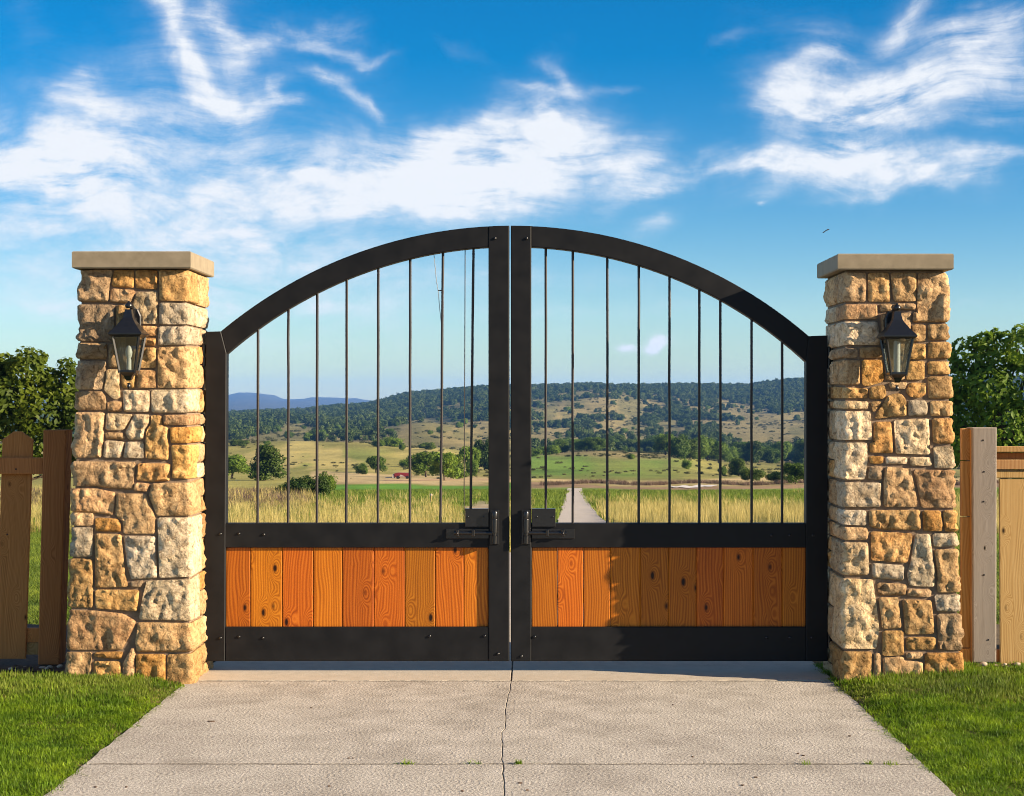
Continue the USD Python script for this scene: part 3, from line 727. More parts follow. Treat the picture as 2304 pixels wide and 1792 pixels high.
def lawn_sheet(ring, name, m, amp=.012, res=.09, base=-.012):
    poly = Polygon(ring)
    x0, y0, x1, y1 = poly.bounds
    gx, gy = np.meshgrid(np.arange(x0, x1, res), np.arange(y0, y1, res))
    p = np.stack([gx.ravel(), gy.ravel()], 1)
    p = p[contains_xy(poly.buffer(-res * .5), p[:, 0], p[:, 1])]
    b = np.array([poly.exterior.interpolate(s).coords[0] for s in np.arange(0, poly.length, res)])
    a = np.vstack([p, b])
    tri = Delaunay(a).simplices
    c = a[tri].mean(1)
    tri = tri[contains_xy(poly, c[:, 0], c[:, 1])]
    z = lawn_rise(a[:, 0], a[:, 1]) + base + amp * 2 * (meshkit.fbm(np.stack([a[:, 0] * 1.6, a[:, 1] * 1.6, 0 * a[:, 0]], -1), 3, 17) - .5)
    struct(name, (np.column_stack([a, z]), tri), m)


lawn_sheet([(LX - .012, -6), (LX - .012, -.36), (-2.30, -.30), (-5.6, -.24), (-7.5, -6)], 'lawn', M['lawn_soil'])
lawn_sheet([(RX + .012, -6), (7.5, -6), (6.0, -.2), (2.3, -.28), (RX + .012, .25)], 'lawn', M['lawn_soil'])
lawn_sheet([(-2.3, -.27), (-2.3, 1.9), (-9, 1.9), (-9, -.2)], 'mulch_bed', M['mulch'], .02, .12, -.004)
lawn_sheet([(2.3, -.25), (9, -.2), (9, 1.9), (2.3, 1.9)], 'gravel_bed', M['soil'], .015, .12, -.004)

# ------------------------------------------------------------------ stone pillars
YF = -0.42          # plane of the stone faces
YB = 0.22
A_, B_, C_ = (140, 560), (130, 880), (130, 1190)      # origins of the traced areas, left pillar
D_, E_, F_ = (1840, 560), (1840, 880), (1840, 1190)   # right pillar
S_ = 4.854
LEFT_STONES = [  # (area, tone, outline); C marks the corner side, O the outer edge
    (A_, 't', [(205, 222), (555, 222), (540, 300), (515, 420), (505, 585), (205, 578)]), (A_, 'o', [(558, 222), (785, 222), (785, 435), (700, 430), (522, 420), (540, 300)]),
    (A_, 'o', [(522, 424), (785, 440), (800, 470), (760, 560), (735, 598), (508, 588)]), (A_, 'o', [(788, 222), (1040, 222), (1040, 450), (788, 436)]),
    (A_, 't', [(1044, 222), (1345, 222), (1345, 588), (1050, 575)]), (A_, 'c', [(800, 470), (1045, 455), (1040, 830), (785, 825), (755, 615)]),
    (A_, 'b', [(205, 592), (572, 602), (572, 1012), (400, 1020), (200, 1005)]), (A_, 't', [(576, 605), (750, 608), (780, 825), (770, 830), (720, 1028), (576, 1028)]),
    (A_, 'g', [(1048, 580), (1345, 592), (1345, 832), (1046, 832)]), (A_, 'o', [(772, 832), (1035, 836), (1030, 962), (762, 958)]),
    (A_, 'g', [(1038, 840), (1345, 838), (1345, 1036), (1032, 1062)]), (A_, 'o', [(760, 962), (1030, 966), (1026, 1065), (750, 1060)]),
    (A_, 'b', [(200, 1012), (490, 1022), (490, 1215), (198, 1202)]), (A_, 'b', [(195, 1206), (490, 1220), (470, 1330), (440, 1545), (188, 1545)]),
    (A_, 'b', [(495, 1032), (745, 1035), (740, 1310), (492, 1300)]), (A_, 't', [(750, 1066), (1028, 1070), (1024, 1310), (744, 1310)]),
    (A_, 't', [(1030, 1068), (1345, 1042), (1345, 1522), (1030, 1530)]), (A_, 'c', [(478, 1306), (622, 1312), (635, 1640), (560, 1655), (482, 1590), (446, 1540)]),
    (A_, 't', [(628, 1314), (798, 1316), (798, 1530), (640, 1530)]), (A_, 'o', [(802, 1316), (1024, 1316), (1024, 1530), (802, 1526)]),
    (B_, 't', [(215, 0), (480, -4), (525, 60), (528, 214), (215, 218)]), (B_, 'o', [(532, 106), (698, 106), (698, 234), (532, 230)]),
    (B_, 'c', [(692, -20), (1003, -15), (1003, 240), (704, 234)]), (B_, 'g', [(1010, -20), (1430, -30), (1430, 245), (1010, 244)]),
    (B_, 't', [(205, 224), (512, 226), (502, 500), (475, 735), (195, 735)]), (B_, 'c', [(518, 236), (828, 246), (715, 438), (508, 438)]),
    (B_, 'c', [(832, 246), (1000, 250), (1000, 360), (950, 420), (930, 540), (760, 540), (722, 450)]), (B_, 't', [(508, 444), (713, 450), (745, 540), (506, 526)]),
    (B_, 'c', [(502, 530), (728, 545), (690, 740), (480, 735)]), (B_, 'g', [(734, 548), (940, 548), (944, 744), (696, 740)]),
    (B_, 't', [(1008, 252), (1130, 260), (1142, 380), (1206, 388), (1215, 760), (950, 745), (945, 540), (962, 420), (1005, 360)]), (B_, 'o', [(1134, 254), (1430, 250), (1430, 382), (1144, 380)]),
    (B_, 'o', [(1210, 388), (1430, 386), (1430, 582), (1220, 576)]), (B_, 't', [(1222, 582), (1430, 586), (1430, 976), (1232, 962), (1242, 780)]),
    (B_, 't', [(185, 746), (850, 772), (822, 1088), (520, 1065), (400, 1045), (175, 1050)]), (B_, 'o', [(858, 782), (1230, 786), (1226, 990), (1010, 1000), (842, 982)]),
    (B_, 'o', [(832, 992), (1012, 1004), (975, 1108), (808, 1094)]), (B_, 'b', [(1018, 1002), (1430, 982), (1430, 1370), (1072, 1370), (982, 1150)]),
    (B_, 'o', [(155, 1066), (410, 1057), (618, 1100), (628, 1150), (600, 1368), (400, 1340), (150, 1308)]), (B_, 'b', [(626, 1112), (970, 1116), (985, 1180), (1066, 1380), (1062, 1568), (704, 1568), (694, 1430), (612, 1370)]),
    (B_, 't', [(150, 1316), (388, 1326), (388, 1480), (145, 1478)]), (B_, 'o', [(396, 1377), (640, 1390), (688, 1440), (692, 1548), (396, 1540)]),
    (C_, 'g', [(140, -20), (385, -20), (380, 312), (140, 318)]), (C_, 't', [(392, 45), (694, 56), (738, 500), (772, 645), (396, 654)]),
    (C_, 'g', [(702, 72), (1068, 76), (1088, 548), (790, 565), (742, 400)]), (C_, 'g', [(1077, -128), (1430, -128), (1430, 520), (1097, 545)]),
    (C_, 't', [(145, 324), (384, 320), (384, 870), (140, 866)]), (C_, 't', [(397, 660), (892, 664), (868, 912), (402, 878)]), (C_, 'b', [(785, 570), (952, 556), (900, 650), (782, 648)]),
    (C_, 'g', [(962, 565), (1430, 530), (1430, 1030), (872, 998), (902, 800)]), (C_, 'o', [(135, 878), (400, 890), (700, 922), (858, 1006), (828, 1100), (700, 1330), (110, 1335)]),
    (C_, 't', [(862, 1016), (1430, 1040), (1430, 1350), (852, 1355), (832, 1250)]), (C_, 't', [(95, 1345), (378, 1345), (362, 1480), (378, 1640), (80, 1640)]),
    (C_, 'o', [(386, 1345), (718, 1337), (690, 1438), (384, 1410)]), (C_, 't', [(374, 1442), (688, 1446), (680, 1640), (382, 1640)]),
    (C_, 'o', [(826, 1252), (848, 1360), (828, 1640), (692, 1640), (702, 1460)]), (C_, 'o', [(842, 1366), (1178, 1366), (1178, 1660), (842, 1640)]),
    (C_, 't', [(1186, 1366), (1430, 1356), (1430, 1700), (1182, 1690)])]
RIGHT_STONES = [
    (D_, 't', [(310, 252), (540, 252), (540, 585), (305, 580)]), (D_, 't', [(545, 252), (788, 252), (800, 400), (808, 588), (547, 583)]),
    (D_, 't', [(792, 252), (1088, 252), (1088, 580), (830, 582), (804, 400)]), (D_, 't', [(1094, 252), (1390, 252), (1395, 805), (1032, 808), (1042, 690), (1090, 680), (1084, 580)]),
    (D_, 'o', [(300, 597), (660, 600), (665, 775), (300, 777)]), (D_, 'b', [(670, 592), (820, 592), (832, 678), (682, 698)]),
    (D_, 't', [(832, 590), (1082, 588), (1082, 675), (842, 660)]), (D_, 'c', [(300, 787), (663, 787), (698, 990), (690, 1055), (300, 1065)]),
    (D_, 't', [(684, 702), (1030, 690), (1028, 800), (1020, 1020), (704, 1020)]), (D_, 't', [(1032, 816), (1190, 822), (1190, 1018), (1027, 1020)]),
    (D_, 'b', [(1198, 814), (1395, 812), (1395, 1003), (1205, 1002)]), (D_, 'b', [(295, 1076), (446, 1076), (446, 1196), (295, 1202)]),
    (D_, 'b', [(454, 1070), (698, 1062), (710, 1200), (456, 1198)]), (D_, 't', [(716, 1030), (998, 1030), (958, 1440), (738, 1440)]),
    (D_, 't', [(1002, 1028), (1194, 1030), (1190, 1214), (985, 1214)]), (D_, 't', [(984, 1220), (1180, 1220), (1180, 1435), (962, 1440)]),
    (D_, 't', [(1204, 1010), (1400, 1010), (1405, 1212), (1206, 1202)]), (D_, 'b', [(295, 1210), (472, 1210), (472, 1492), (290, 1482)]),
    (D_, 'o', [(480, 1205), (710, 1206), (735, 1440), (700, 1468), (560, 1508), (482, 1500)]), (D_, 't', [(1200, 1222), (1410, 1222), (1415, 1372), (1202, 1380)]),
    (D_, 't', [(1200, 1387), (1415, 1382), (1435, 1640), (1212, 1645)]), (D_, 't', [(290, 1492), (558, 1516), (554, 1640), (285, 1640)]),
    (D_, 't', [(562, 1512), (738, 1472), (763, 1600), (722, 1648), (560, 1645)]), (D_, 't', [(772, 1450), (1000, 1450), (962, 1540), (782, 1530)]),
    (D_, 'o', [(970, 1530), (1010, 1456), (1194, 1456), (1190, 1600), (1120, 1638), (1012, 1625), (966, 1570)]),
    (E_, 'c', [(300, 97), (565, 105), (560, 203), (300, 198)]), (E_, 'b', [(570, 112), (728, 100), (612, 262), (592, 205)]),
    (E_, 't', [(768, 42), (870, 16), (930, 30), (978, 96), (980, 283), (810, 290), (614, 318), (640, 242)]), (E_, 'g', [(985, 92), (1190, 96), (1218, 180), (1215, 278), (985, 282)]),
    (E_, 't', [(1226, 102), (1440, 102), (1455, 280), (1230, 280)]), (E_, 'c', [(300, 208), (590, 216), (603, 543), (300, 548)]),
    (E_, 'o', [(612, 332), (813, 326), (838, 688), (562, 680), (567, 560), (607, 555)]), (E_, 'c', [(826, 312), (1225, 292), (1240, 703), (850, 694)]),
    (E_, 'o', [(1246, 292), (1465, 287), (1480, 587), (1260, 580)]), (E_, 'g', [(1260, 602), (1490, 602), (1495, 850), (1275, 853)]),
    (E_, 'c', [(280, 564), (550, 556), (555, 760), (526, 974), (280, 976)]), (E_, 'o', [(566, 702), (729, 706), (725, 803), (566, 800)]),
    (E_, 'c', [(740, 711), (990, 716), (990, 808), (740, 804)]), (E_, 'c', [(1001, 716), (1244, 716), (1264, 828), (1010, 824)]),
    (E_, 'b', [(562, 812), (724, 816), (705, 983), (544, 970)]), (E_, 't', [(737, 822), (1024, 840), (1098, 1200), (1094, 1278), (717, 1274), (717, 985)]),
    (E_, 'o', [(1042, 852), (1500, 867), (1520, 1285), (1132, 1284), (1107, 1150)]), (E_, 'c', [(290, 987), (704, 996), (695, 1278), (290, 1277)]),
    (E_, 'g', [(285, 1292), (540, 1296), (545, 1478), (285, 1462)]), (E_, 't', [(556, 1297), (1130, 1292), (1140, 1528), (720, 1524), (562, 1490)]),
    (E_, 'o', [(1142, 1297), (1355, 1301), (1383, 1543), (1152, 1535)]), (E_, 'o', [(1362, 1297), (1525, 1301), (1535, 1545), (1388, 1544)]),
    (E_, 't', [(285, 1470), (540, 1486), (568, 1540), (555, 1636), (280, 1640)]),
    (F_, 'o', [(577, 22), (1048, 46), (1040, 150), (990, 383), (582, 354)]), (F_, 'g', [(1062, 56), (1238, 52), (1268, 300), (1300, 500), (1280, 648), (1002, 633), (972, 500), (1010, 380)]),
    (F_, 'g', [(1252, 46), (1540, 42), (1550, 205), (1267, 205)]), (F_, 't', [(1272, 220), (1550, 216), (1560, 700), (1302, 705), (1306, 500)]),
    (F_, 'c', [(300, 136), (560, 146), (575, 498), (540, 518), (300, 512)]), (F_, 'g', [(587, 366), (958, 396), (950, 578), (592, 545)]),
    (F_, 'c', [(300, 532), (610, 546), (648, 800), (683, 1100), (650, 1323), (300, 1312)]), (F_, 't', [(647, 582), (988, 602), (970, 738), (662, 735)]),
    (F_, 't', [(980, 652), (1260, 662), (1245, 758), (977, 744)]), (F_, 't', [(662, 747), (890, 742), (928, 1094), (702, 1104)]),
    (F_, 't', [(922, 767), (1253, 777), (1293, 1160), (952, 1164)]), (F_, 'g', [(1267, 716), (1565, 722), (1570, 910), (1300, 914)]),
    (F_, 'b', [(1300, 926), (1570, 926), (1570, 1348), (1317, 1335)]), (F_, 't', [(707, 1110), (945, 1107), (955, 1388), (840, 1400), (702, 1400)]),
    (F_, 't', [(962, 1182), (1298, 1176), (1303, 1330), (967, 1330)]), (F_, 't', [(962, 1346), (1163, 1346), (1163, 1438), (962, 1430)]),
    (F_, 't', [(290, 1332), (605, 1340), (592, 1640), (285, 1640)]), (F_, 'b', [(615, 1346), (698, 1360), (705, 1640), (602, 1640)]),
    (F_, 't', [(710, 1402), (955, 1396), (960, 1440), (1163, 1446), (1163, 1640), (712, 1640)]), (F_, 'o', [(1170, 1352), (1570, 1352), (1575, 1640), (1172, 1640)])]


def stone_mesh(ring, seed, place, amp=.013, res=.018):
    """A rock-faced stone on the unrolled face; place(X, Z, h) rolls it on to the pillar."""
    r = np.random.default_rng(seed)
    p = Polygon(ring).buffer(0).buffer(-.0048)
    if p.geom_type != 'Polygon' or p.area < 2e-4:
        return None
    rd = min(.009, math.sqrt(p.area) * .09)
    q = p.buffer(-rd).buffer(rd)
    p = q if q.geom_type == 'Polygon' and q.area > .5 * p.area else p
    L = p.length
    nb = max(10, int(L / res))
    b = np.array([p.exterior.interpolate(k / nb, normalized=True).coords[0] for k in range(nb)])
    x0, y0, x1, y1 = p.bounds
    gx, gy = np.meshgrid(np.arange(x0, x1, res * .92), np.arange(y0, y1, res * .92))
    g = np.stack([gx.ravel(), gy.ravel()], 1) + r.normal(0, res * .18, (gx.size, 2))
    inner = p.buffer(-res * .38)
    g = g[contains_xy(inner, g[:, 0], g[:, 1])] if not inner.is_empty else np.zeros((0, 2))
    a = np.vstack([b, g])
    tri = Delaunay(a).simplices
    c = a[tri].mean(1)
    tri = tri[contains_xy(p, c[:, 0], c[:, 1])]
    d = shp_distance(p.exterior, shp_points(a))
    e = np.clip(d / .008, 0, 1)
    # chiselled planes
    k = max(4, min(9, int(p.area / .0035)))
    cen = np.stack([r.uniform(x0, x1, k), r.uniform(y0, y1, k)], 1)
    sl = r.normal(0, .34, (k, 2)); hh = r.uniform(-.2, 1.0, k) * amp
    hh = hh + amp * .6
    dist = np.linalg.norm(a[:, None] - cen[None], axis=2)
    pl = hh[None] + ((a[:, None] - cen[None]) * sl[None]).sum(2)
    facet = .22 * (pl[np.arange(len(a)), np.argmin(dist, 1)] - .4 * amp)
    q3 = np.column_stack([a[:, 0], a[:, 1] * .62, np.full(len(a), seed * .37)])
    rid = np.abs(meshkit.noise(q3 * [21, 21, 1], seed) - .5) * 2
    rid2 = np.abs(meshkit.noise(q3 * [38, 38, 1] + 5, seed + 1) - .5) * 2
    facet += (rid - .45) * .020 + (rid2 - .45) * .014
    facet = facet - np.median(facet)
    off = r.uniform(0, 50)
    rough = meshkit.fbm(np.column_stack([a * 22 + off, np.full(len(a), off)]), 3, seed) - .5
    h = .012 + .005 * np.sqrt(e) + e * (np.clip(facet, -.013, .013) + rough * amp * 1.3) + r.uniform(-.003, .004)
    h[:nb] = .009 + r.uniform(-.003, .003)
    V = place(a, h)
    Vb = place(b, np.full(nb, -.03))
    i = np.arange(nb); j = (i + 1) % nb
    n = len(a)
    o = np.cross(V[tri[:, 1]] - V[tri[:, 0]], V[tri[:, 2]] - V[tri[:, 0]])
    side = np.vstack([np.stack([i, n + i, n + j], 1), np.stack([i, n + j, j], 1)])
    return trimesh.Trimesh(np.vstack([V, Vb]), np.vstack([tri, side]), process=False)


def fix_out(m, centre):
    """Orient every face away from the pillar's axis at its height."""
    c = m.triangles_center - np.array([centre[0], centre[1], 0]) * 1.0
    c[:, 2] = 0
    bad = (m.face_normals * c).sum(1) < 0
    f = m.faces.copy(); f[bad] = f[bad][:, ::-1]
    return m.vertices, f


def pillar(stones, inner_x, outer_x, cap_box, label, seed):
    """inner_x, outer_x: (x at the top, x at the bottom) of the face's edges."""
    ztop = cap_box[4]
    s = 1 if inner_x[0] > outer_x[0] else -1          # +1: the inner side looks to +x

    def at(pair, z):
        t = np.clip((ztop - z) / ztop, -.05, 1.05)
        return pair[0] + (pair[1] - pair[0]) * t

    def place(a, h):
        xi, xo = at(inner_x, a[:, 1]), at(outer_x, a[:, 1])
        u = (a[:, 0] - xi) * s                          # >0: round the inner corner
        w = (xo - a[:, 0]) * s                          # >0: round the outer corner
        ang = np.clip((u + .022) / .044, 0, 1) * np.pi / 2
        ang2 = np.clip((w + .022) / .044, 0, 1) * np.pi / 2
        x = np.where(u > 0, xi, np.where(w > 0, xo, a[:, 0]))
        y = YF + np.maximum(0, np.maximum(u, w))
        nx = s * (np.sin(ang) - np.sin(ang2)); ny = -np.cos(ang) * np.cos(ang2)
        return np.stack([x + nx * h, y + ny * h, a[:, 1]], 1)
    cx = (inner_x[1] + outer_x[1]) / 2
    t = thing('stone_pillar', (cx, (YF + YB) / 2, 0), label, 'pillar')
    r = np.random.default_rng(seed)
    depth = YB - YF
    fills = []
    for k, (o, tone, pts) in enumerate(stones):
        ring = []
        spans = {'in': [], 'out': []}
        ein, eout = r.uniform(.18, .40), r.uniform(.20, .42)
        for px_, py_ in pts:
            x, z = XZ(o[0] + px_ / S_, o[1] + py_ / S_, YF - .02)
            z = -.06 if z < .06 else z
            if (at(inner_x, z) - x) * s < .018:
                x = at(inner_x, z) + s * ein; spans['in'].append(z)
            elif (x - at(outer_x, z)) * s < .020:
                x = at(outer_x, z) - s * eout; spans['out'].append(z)
            ring.append((x, z))
        m = stone_mesh(ring, seed * 1000 + k, place)
        if m is None:
            continue
        part('stone', fix_out(m, (cx, 0)), STONE[tone], t, smooth=42)
        for side, e in (('in', ein), ('out', eout)):
            if len(spans[side]) >= 2:
                fills.append((side, min(spans[side]), max(spans[side]), e))
    for q, (side, z0, z1, e) in enumerate(fills):       # stones behind the corner stones on the two side faces
        cuts = [z0, z1] if z1 - z0 < .22 else [z0, z0 + (z1 - z0) * r.uniform(.4, .6), z1]
        for a0, a1 in zip(cuts[:-1], cuts[1:]):
            pair, sg = (inner_x, s) if side == 'in' else (outer_x, -s)
            ring = [(at(pair, a0) + sg * e, a0), (at(pair, a0) + sg * depth, a0), (at(pair, a1) + sg * depth, a1), (at(pair, a1) + sg * e, a1)]
            m = stone_mesh(ring, seed * 1000 + 500 + 2 * q + int(a0 != z0), place)
            if m is not None:
                part('stone', fix_out(m, (cx, 0)), STONE['ttcob'[int(r.integers(5))]], t, smooth=42)
    xs = sorted([inner_x[1] - s * .004, outer_x[1] + s * .004]); xt = sorted([inner_x[0] - s * .004, outer_x[0] + s * .004])
    y0, y1 = YF + .004, YB
    V = np.array([[xs[0], y0, -.1], [xs[1], y0, -.1], [xs[1], y1, -.1], [xs[0], y1, -.1], [xt[0], y0, ztop - .004], [xt[1], y0, ztop - .004], [xt[1], y1, ztop - .004], [xt[0], y1, ztop - .004]])
    Fc = np.array([[0, 2, 1], [0, 3, 2], [4, 5, 6], [4, 6, 7], [0, 1, 5], [0, 5, 4], [1, 2, 6], [1, 6, 5], [2, 3, 7], [2, 7, 6], [3, 0, 4], [3, 4, 7]])
    part('mortar_core', (V, Fc), M['mortar'], t)
    x0, x1, yy0, yy1, zz0, zz1 = cap_box
    part('cap_slab', prism([(x0, yy0), (x1, yy0), (x1, yy1), (x0, yy1)], zz1, zz0, .007, 'z'), M['cap'], t)
    return t


yc = YF - .065
capL = (XZ(161.6, 0, yc)[0], XZ(429, 0, yc)[0], yc, .27, XZ(0, 604, yc)[1], XZ(0, 565.5, yc)[1])
capR = (XZ(1885, 0, yc)[0], XZ(2146, 0, yc)[0], yc, .27, XZ(0, 607, yc)[1], XZ(0, 571, yc)[1])
PILLAR_L = pillar(LEFT_STONES, (XZ(417.5, 0, YF)[0], XZ(429, 0, YF)[0]), (XZ(184, 0, YF)[0], XZ(152, 0, YF)[0]), capL,
                  'tan stone gate pillar with bright sunlit inner side, beside the brown picket fence', 1)
PILLAR_R = pillar(RIGHT_STONES, (XZ(1902, 0, YF)[0], XZ(1899, 0, YF)[0]), (XZ(2125, 0, YF)[0], XZ(2163, 0, YF)[0]), capR,
                  'tan stone gate pillar with shaded inner side, beside the grey weathered fence post', 2)


# ------------------------------------------------------------------ wall lanterns
def lantern(px, eave_py, yb, label, tube_inside):
    """yb: wall plane behind the lantern."""
    yc = yb - .140
    cx, ze = XZ(px, eave_py, yc)
    t = thing('wall_lantern', (cx, yb, ze), label, 'lantern')

    def sq(h, z):
        h, z = h * .9, ze + (z - ze) * .95
        return [(cx - h, yc - h, z), (cx + h, yc - h, z), (cx + h, yc + h, z), (cx - h, yc + h, z)]

    def loft(levels):
        V = np.array([p for h, z in levels for p in sq(h, z)])
        F = []
        for k in range(len(levels) - 1):
            for i in range(4):
                a, b, c, d = 4 * k + i, 4 * k + (i + 1) % 4, 4 * k + 4 + (i + 1) % 4, 4 * k + 4 + i
                F += [[a, b, c], [a, c, d]]
        n = 4 * (len(levels) - 1)
        F += [[0, 2, 1], [0, 3, 2], [n, n + 1, n + 2], [n, n + 2, n + 3]]
        return V, np.array(F)
    part('roof', loft([(.100, ze - .020), (.118, ze - .006), (.118, ze + .002), (.078, ze + .045), (.046, ze + .088), (.034, ze + .108), (.026, ze + .140), (.022, ze + .165)]), M['iron'], t)
    part('finial', lathe([(.012, 0), (.022, .006), (.026, .018), (.020, .030), (.010, .040), (.004, .048)], (cx, yc, ze + .163), 12), M['iron'], t, smooth=50)
    top, bot, zb = .092 * .9, .052 * .9, ze - .250
    for sx in (-1, 1):
        for sy in (-1, 1):
            part('corner_post', tube([(cx + sx * top, yc + sy * top, ze - .018), (cx + sx * bot, yc + sy * bot, zb)], .0085, 4), M['iron'], t)
    for (ax, ay), (bx, by) in (((-1, -1), (1, -1)), ((1, -1), (1, 1)), ((1, 1), (-1, 1)), ((-1, 1), (-1, -1))):
        a, b = np.array([ax, ay]), np.array([bx, by])
        k = .94
        V = np.array([[cx + a[0] * top * k, yc + a[1] * top * k, ze - .022], [cx + b[0] * top * k, yc + b[1] * top * k, ze - .022],
                      [cx + b[0] * bot * k, yc + b[1] * bot * k, zb + .004], [cx + a[0] * bot * k, yc + a[1] * bot * k, zb + .004]])
        nrm = np.array([(a + b)[0] / 2, (a + b)[1] / 2, 0]); nrm /= np.linalg.norm(nrm)
        V = np.vstack([V, V - nrm * .003])
        F = np.array([[0, 3, 2], [0, 2, 1], [4, 5, 6], [4, 6, 7], [0, 1, 5], [0, 5, 4], [1, 2, 6], [1, 6, 5], [2, 3, 7], [2, 7, 6], [3, 0, 4], [3, 4, 7]])
        part('glass_pane', (V, F), M['glass'], t)
    part('base_cup', loft([(.014, zb - .062), (.022, zb - .050), (.030, zb - .030), (.048, zb - .016), (.062, zb - .006), (.062, zb + .006), (.050, zb + .010)]), M['iron'], t)
    part('base_finial', lathe([(.003, -.040), (.010, -.030), (.013, -.020), (.008, -.008), (.014, 0)], (cx, yc, zb - .062), 10), M['iron'], t, smooth=50)
    part('back_plate', prism([(cx - .050, ze - .075), (cx + .050, ze - .075), (cx + .050, ze + .120), (cx + .030, ze + .165), (cx - .030, ze + .165), (cx - .050, ze + .120)], yb - .034, yb + .03, .006, 'y'), M['iron'], t)
    arc = [(cx, yb - .03, ze + .100), (cx, yb - .05, ze + .155), (cx, yb - .085, ze + .188), (cx, yc + .02, ze + .196), (cx, yc, ze + .178)]
    part('arm', tube(arc, [.014, .014, .013, .012, .012], 8), M['iron'], t, smooth=50)
    part('scroll', tube([(cx, yb - .03, ze + .03), (cx, yb - .06, ze + .075), (cx, yb - .085, ze + .11), (cx, yb - .075, ze + .145), (cx, yb - .05, ze + .14)], .007, 6), M['iron'], t, smooth=50)
    if tube_inside:
        part('candle_tube', lathe([(.020, 0), (.021, .01), (.021, .205), (.017, .215)], (cx, yc, zb + .006), 12), M['frost'], t, smooth=50)
    else:
        part('candle_tube', lathe([(.014, 0), (.015, .01), (.015, .08), (.012, .09), (.020, .105), (.022, .13), (.016, .155), (.006, .17)], (cx, yc, zb + .006), 12), M['frost'], t, smooth=50)
    return t


lantern(290, 752, YF - .035, 'black carriage lantern on the pillar beside the brown picket fence', False)
lantern(2018, 757, YF - .035, 'black carriage lantern with pale tube on the pillar beside the grey post', True)

# ------------------------------------------------------------------ gate leaves
G0, G1 = 0.0, .088           # front and back of the frame
ACX, ACZ = XZ(1152, 1530)
RIN, ROUT = 975 / 334.0, 1022 / 334.0
PXM = FOC / 10.78


def arc_pts(r, x0, x1, n):
    xs = np.linspace(x0, x1, n)
    return np.stack([xs, ACZ + np.sqrt(r * r - (xs - ACX) ** 2)], 1)


def px_ring(pts):
    return [XZ(*p) for p in pts]


def bolt(px, py, t, y=G0, r=.010):
    x, z = XZ(px, py)
    part('bolt', dome_bolt(x, y, z, r, .010), M['iron'], t, smooth=40)


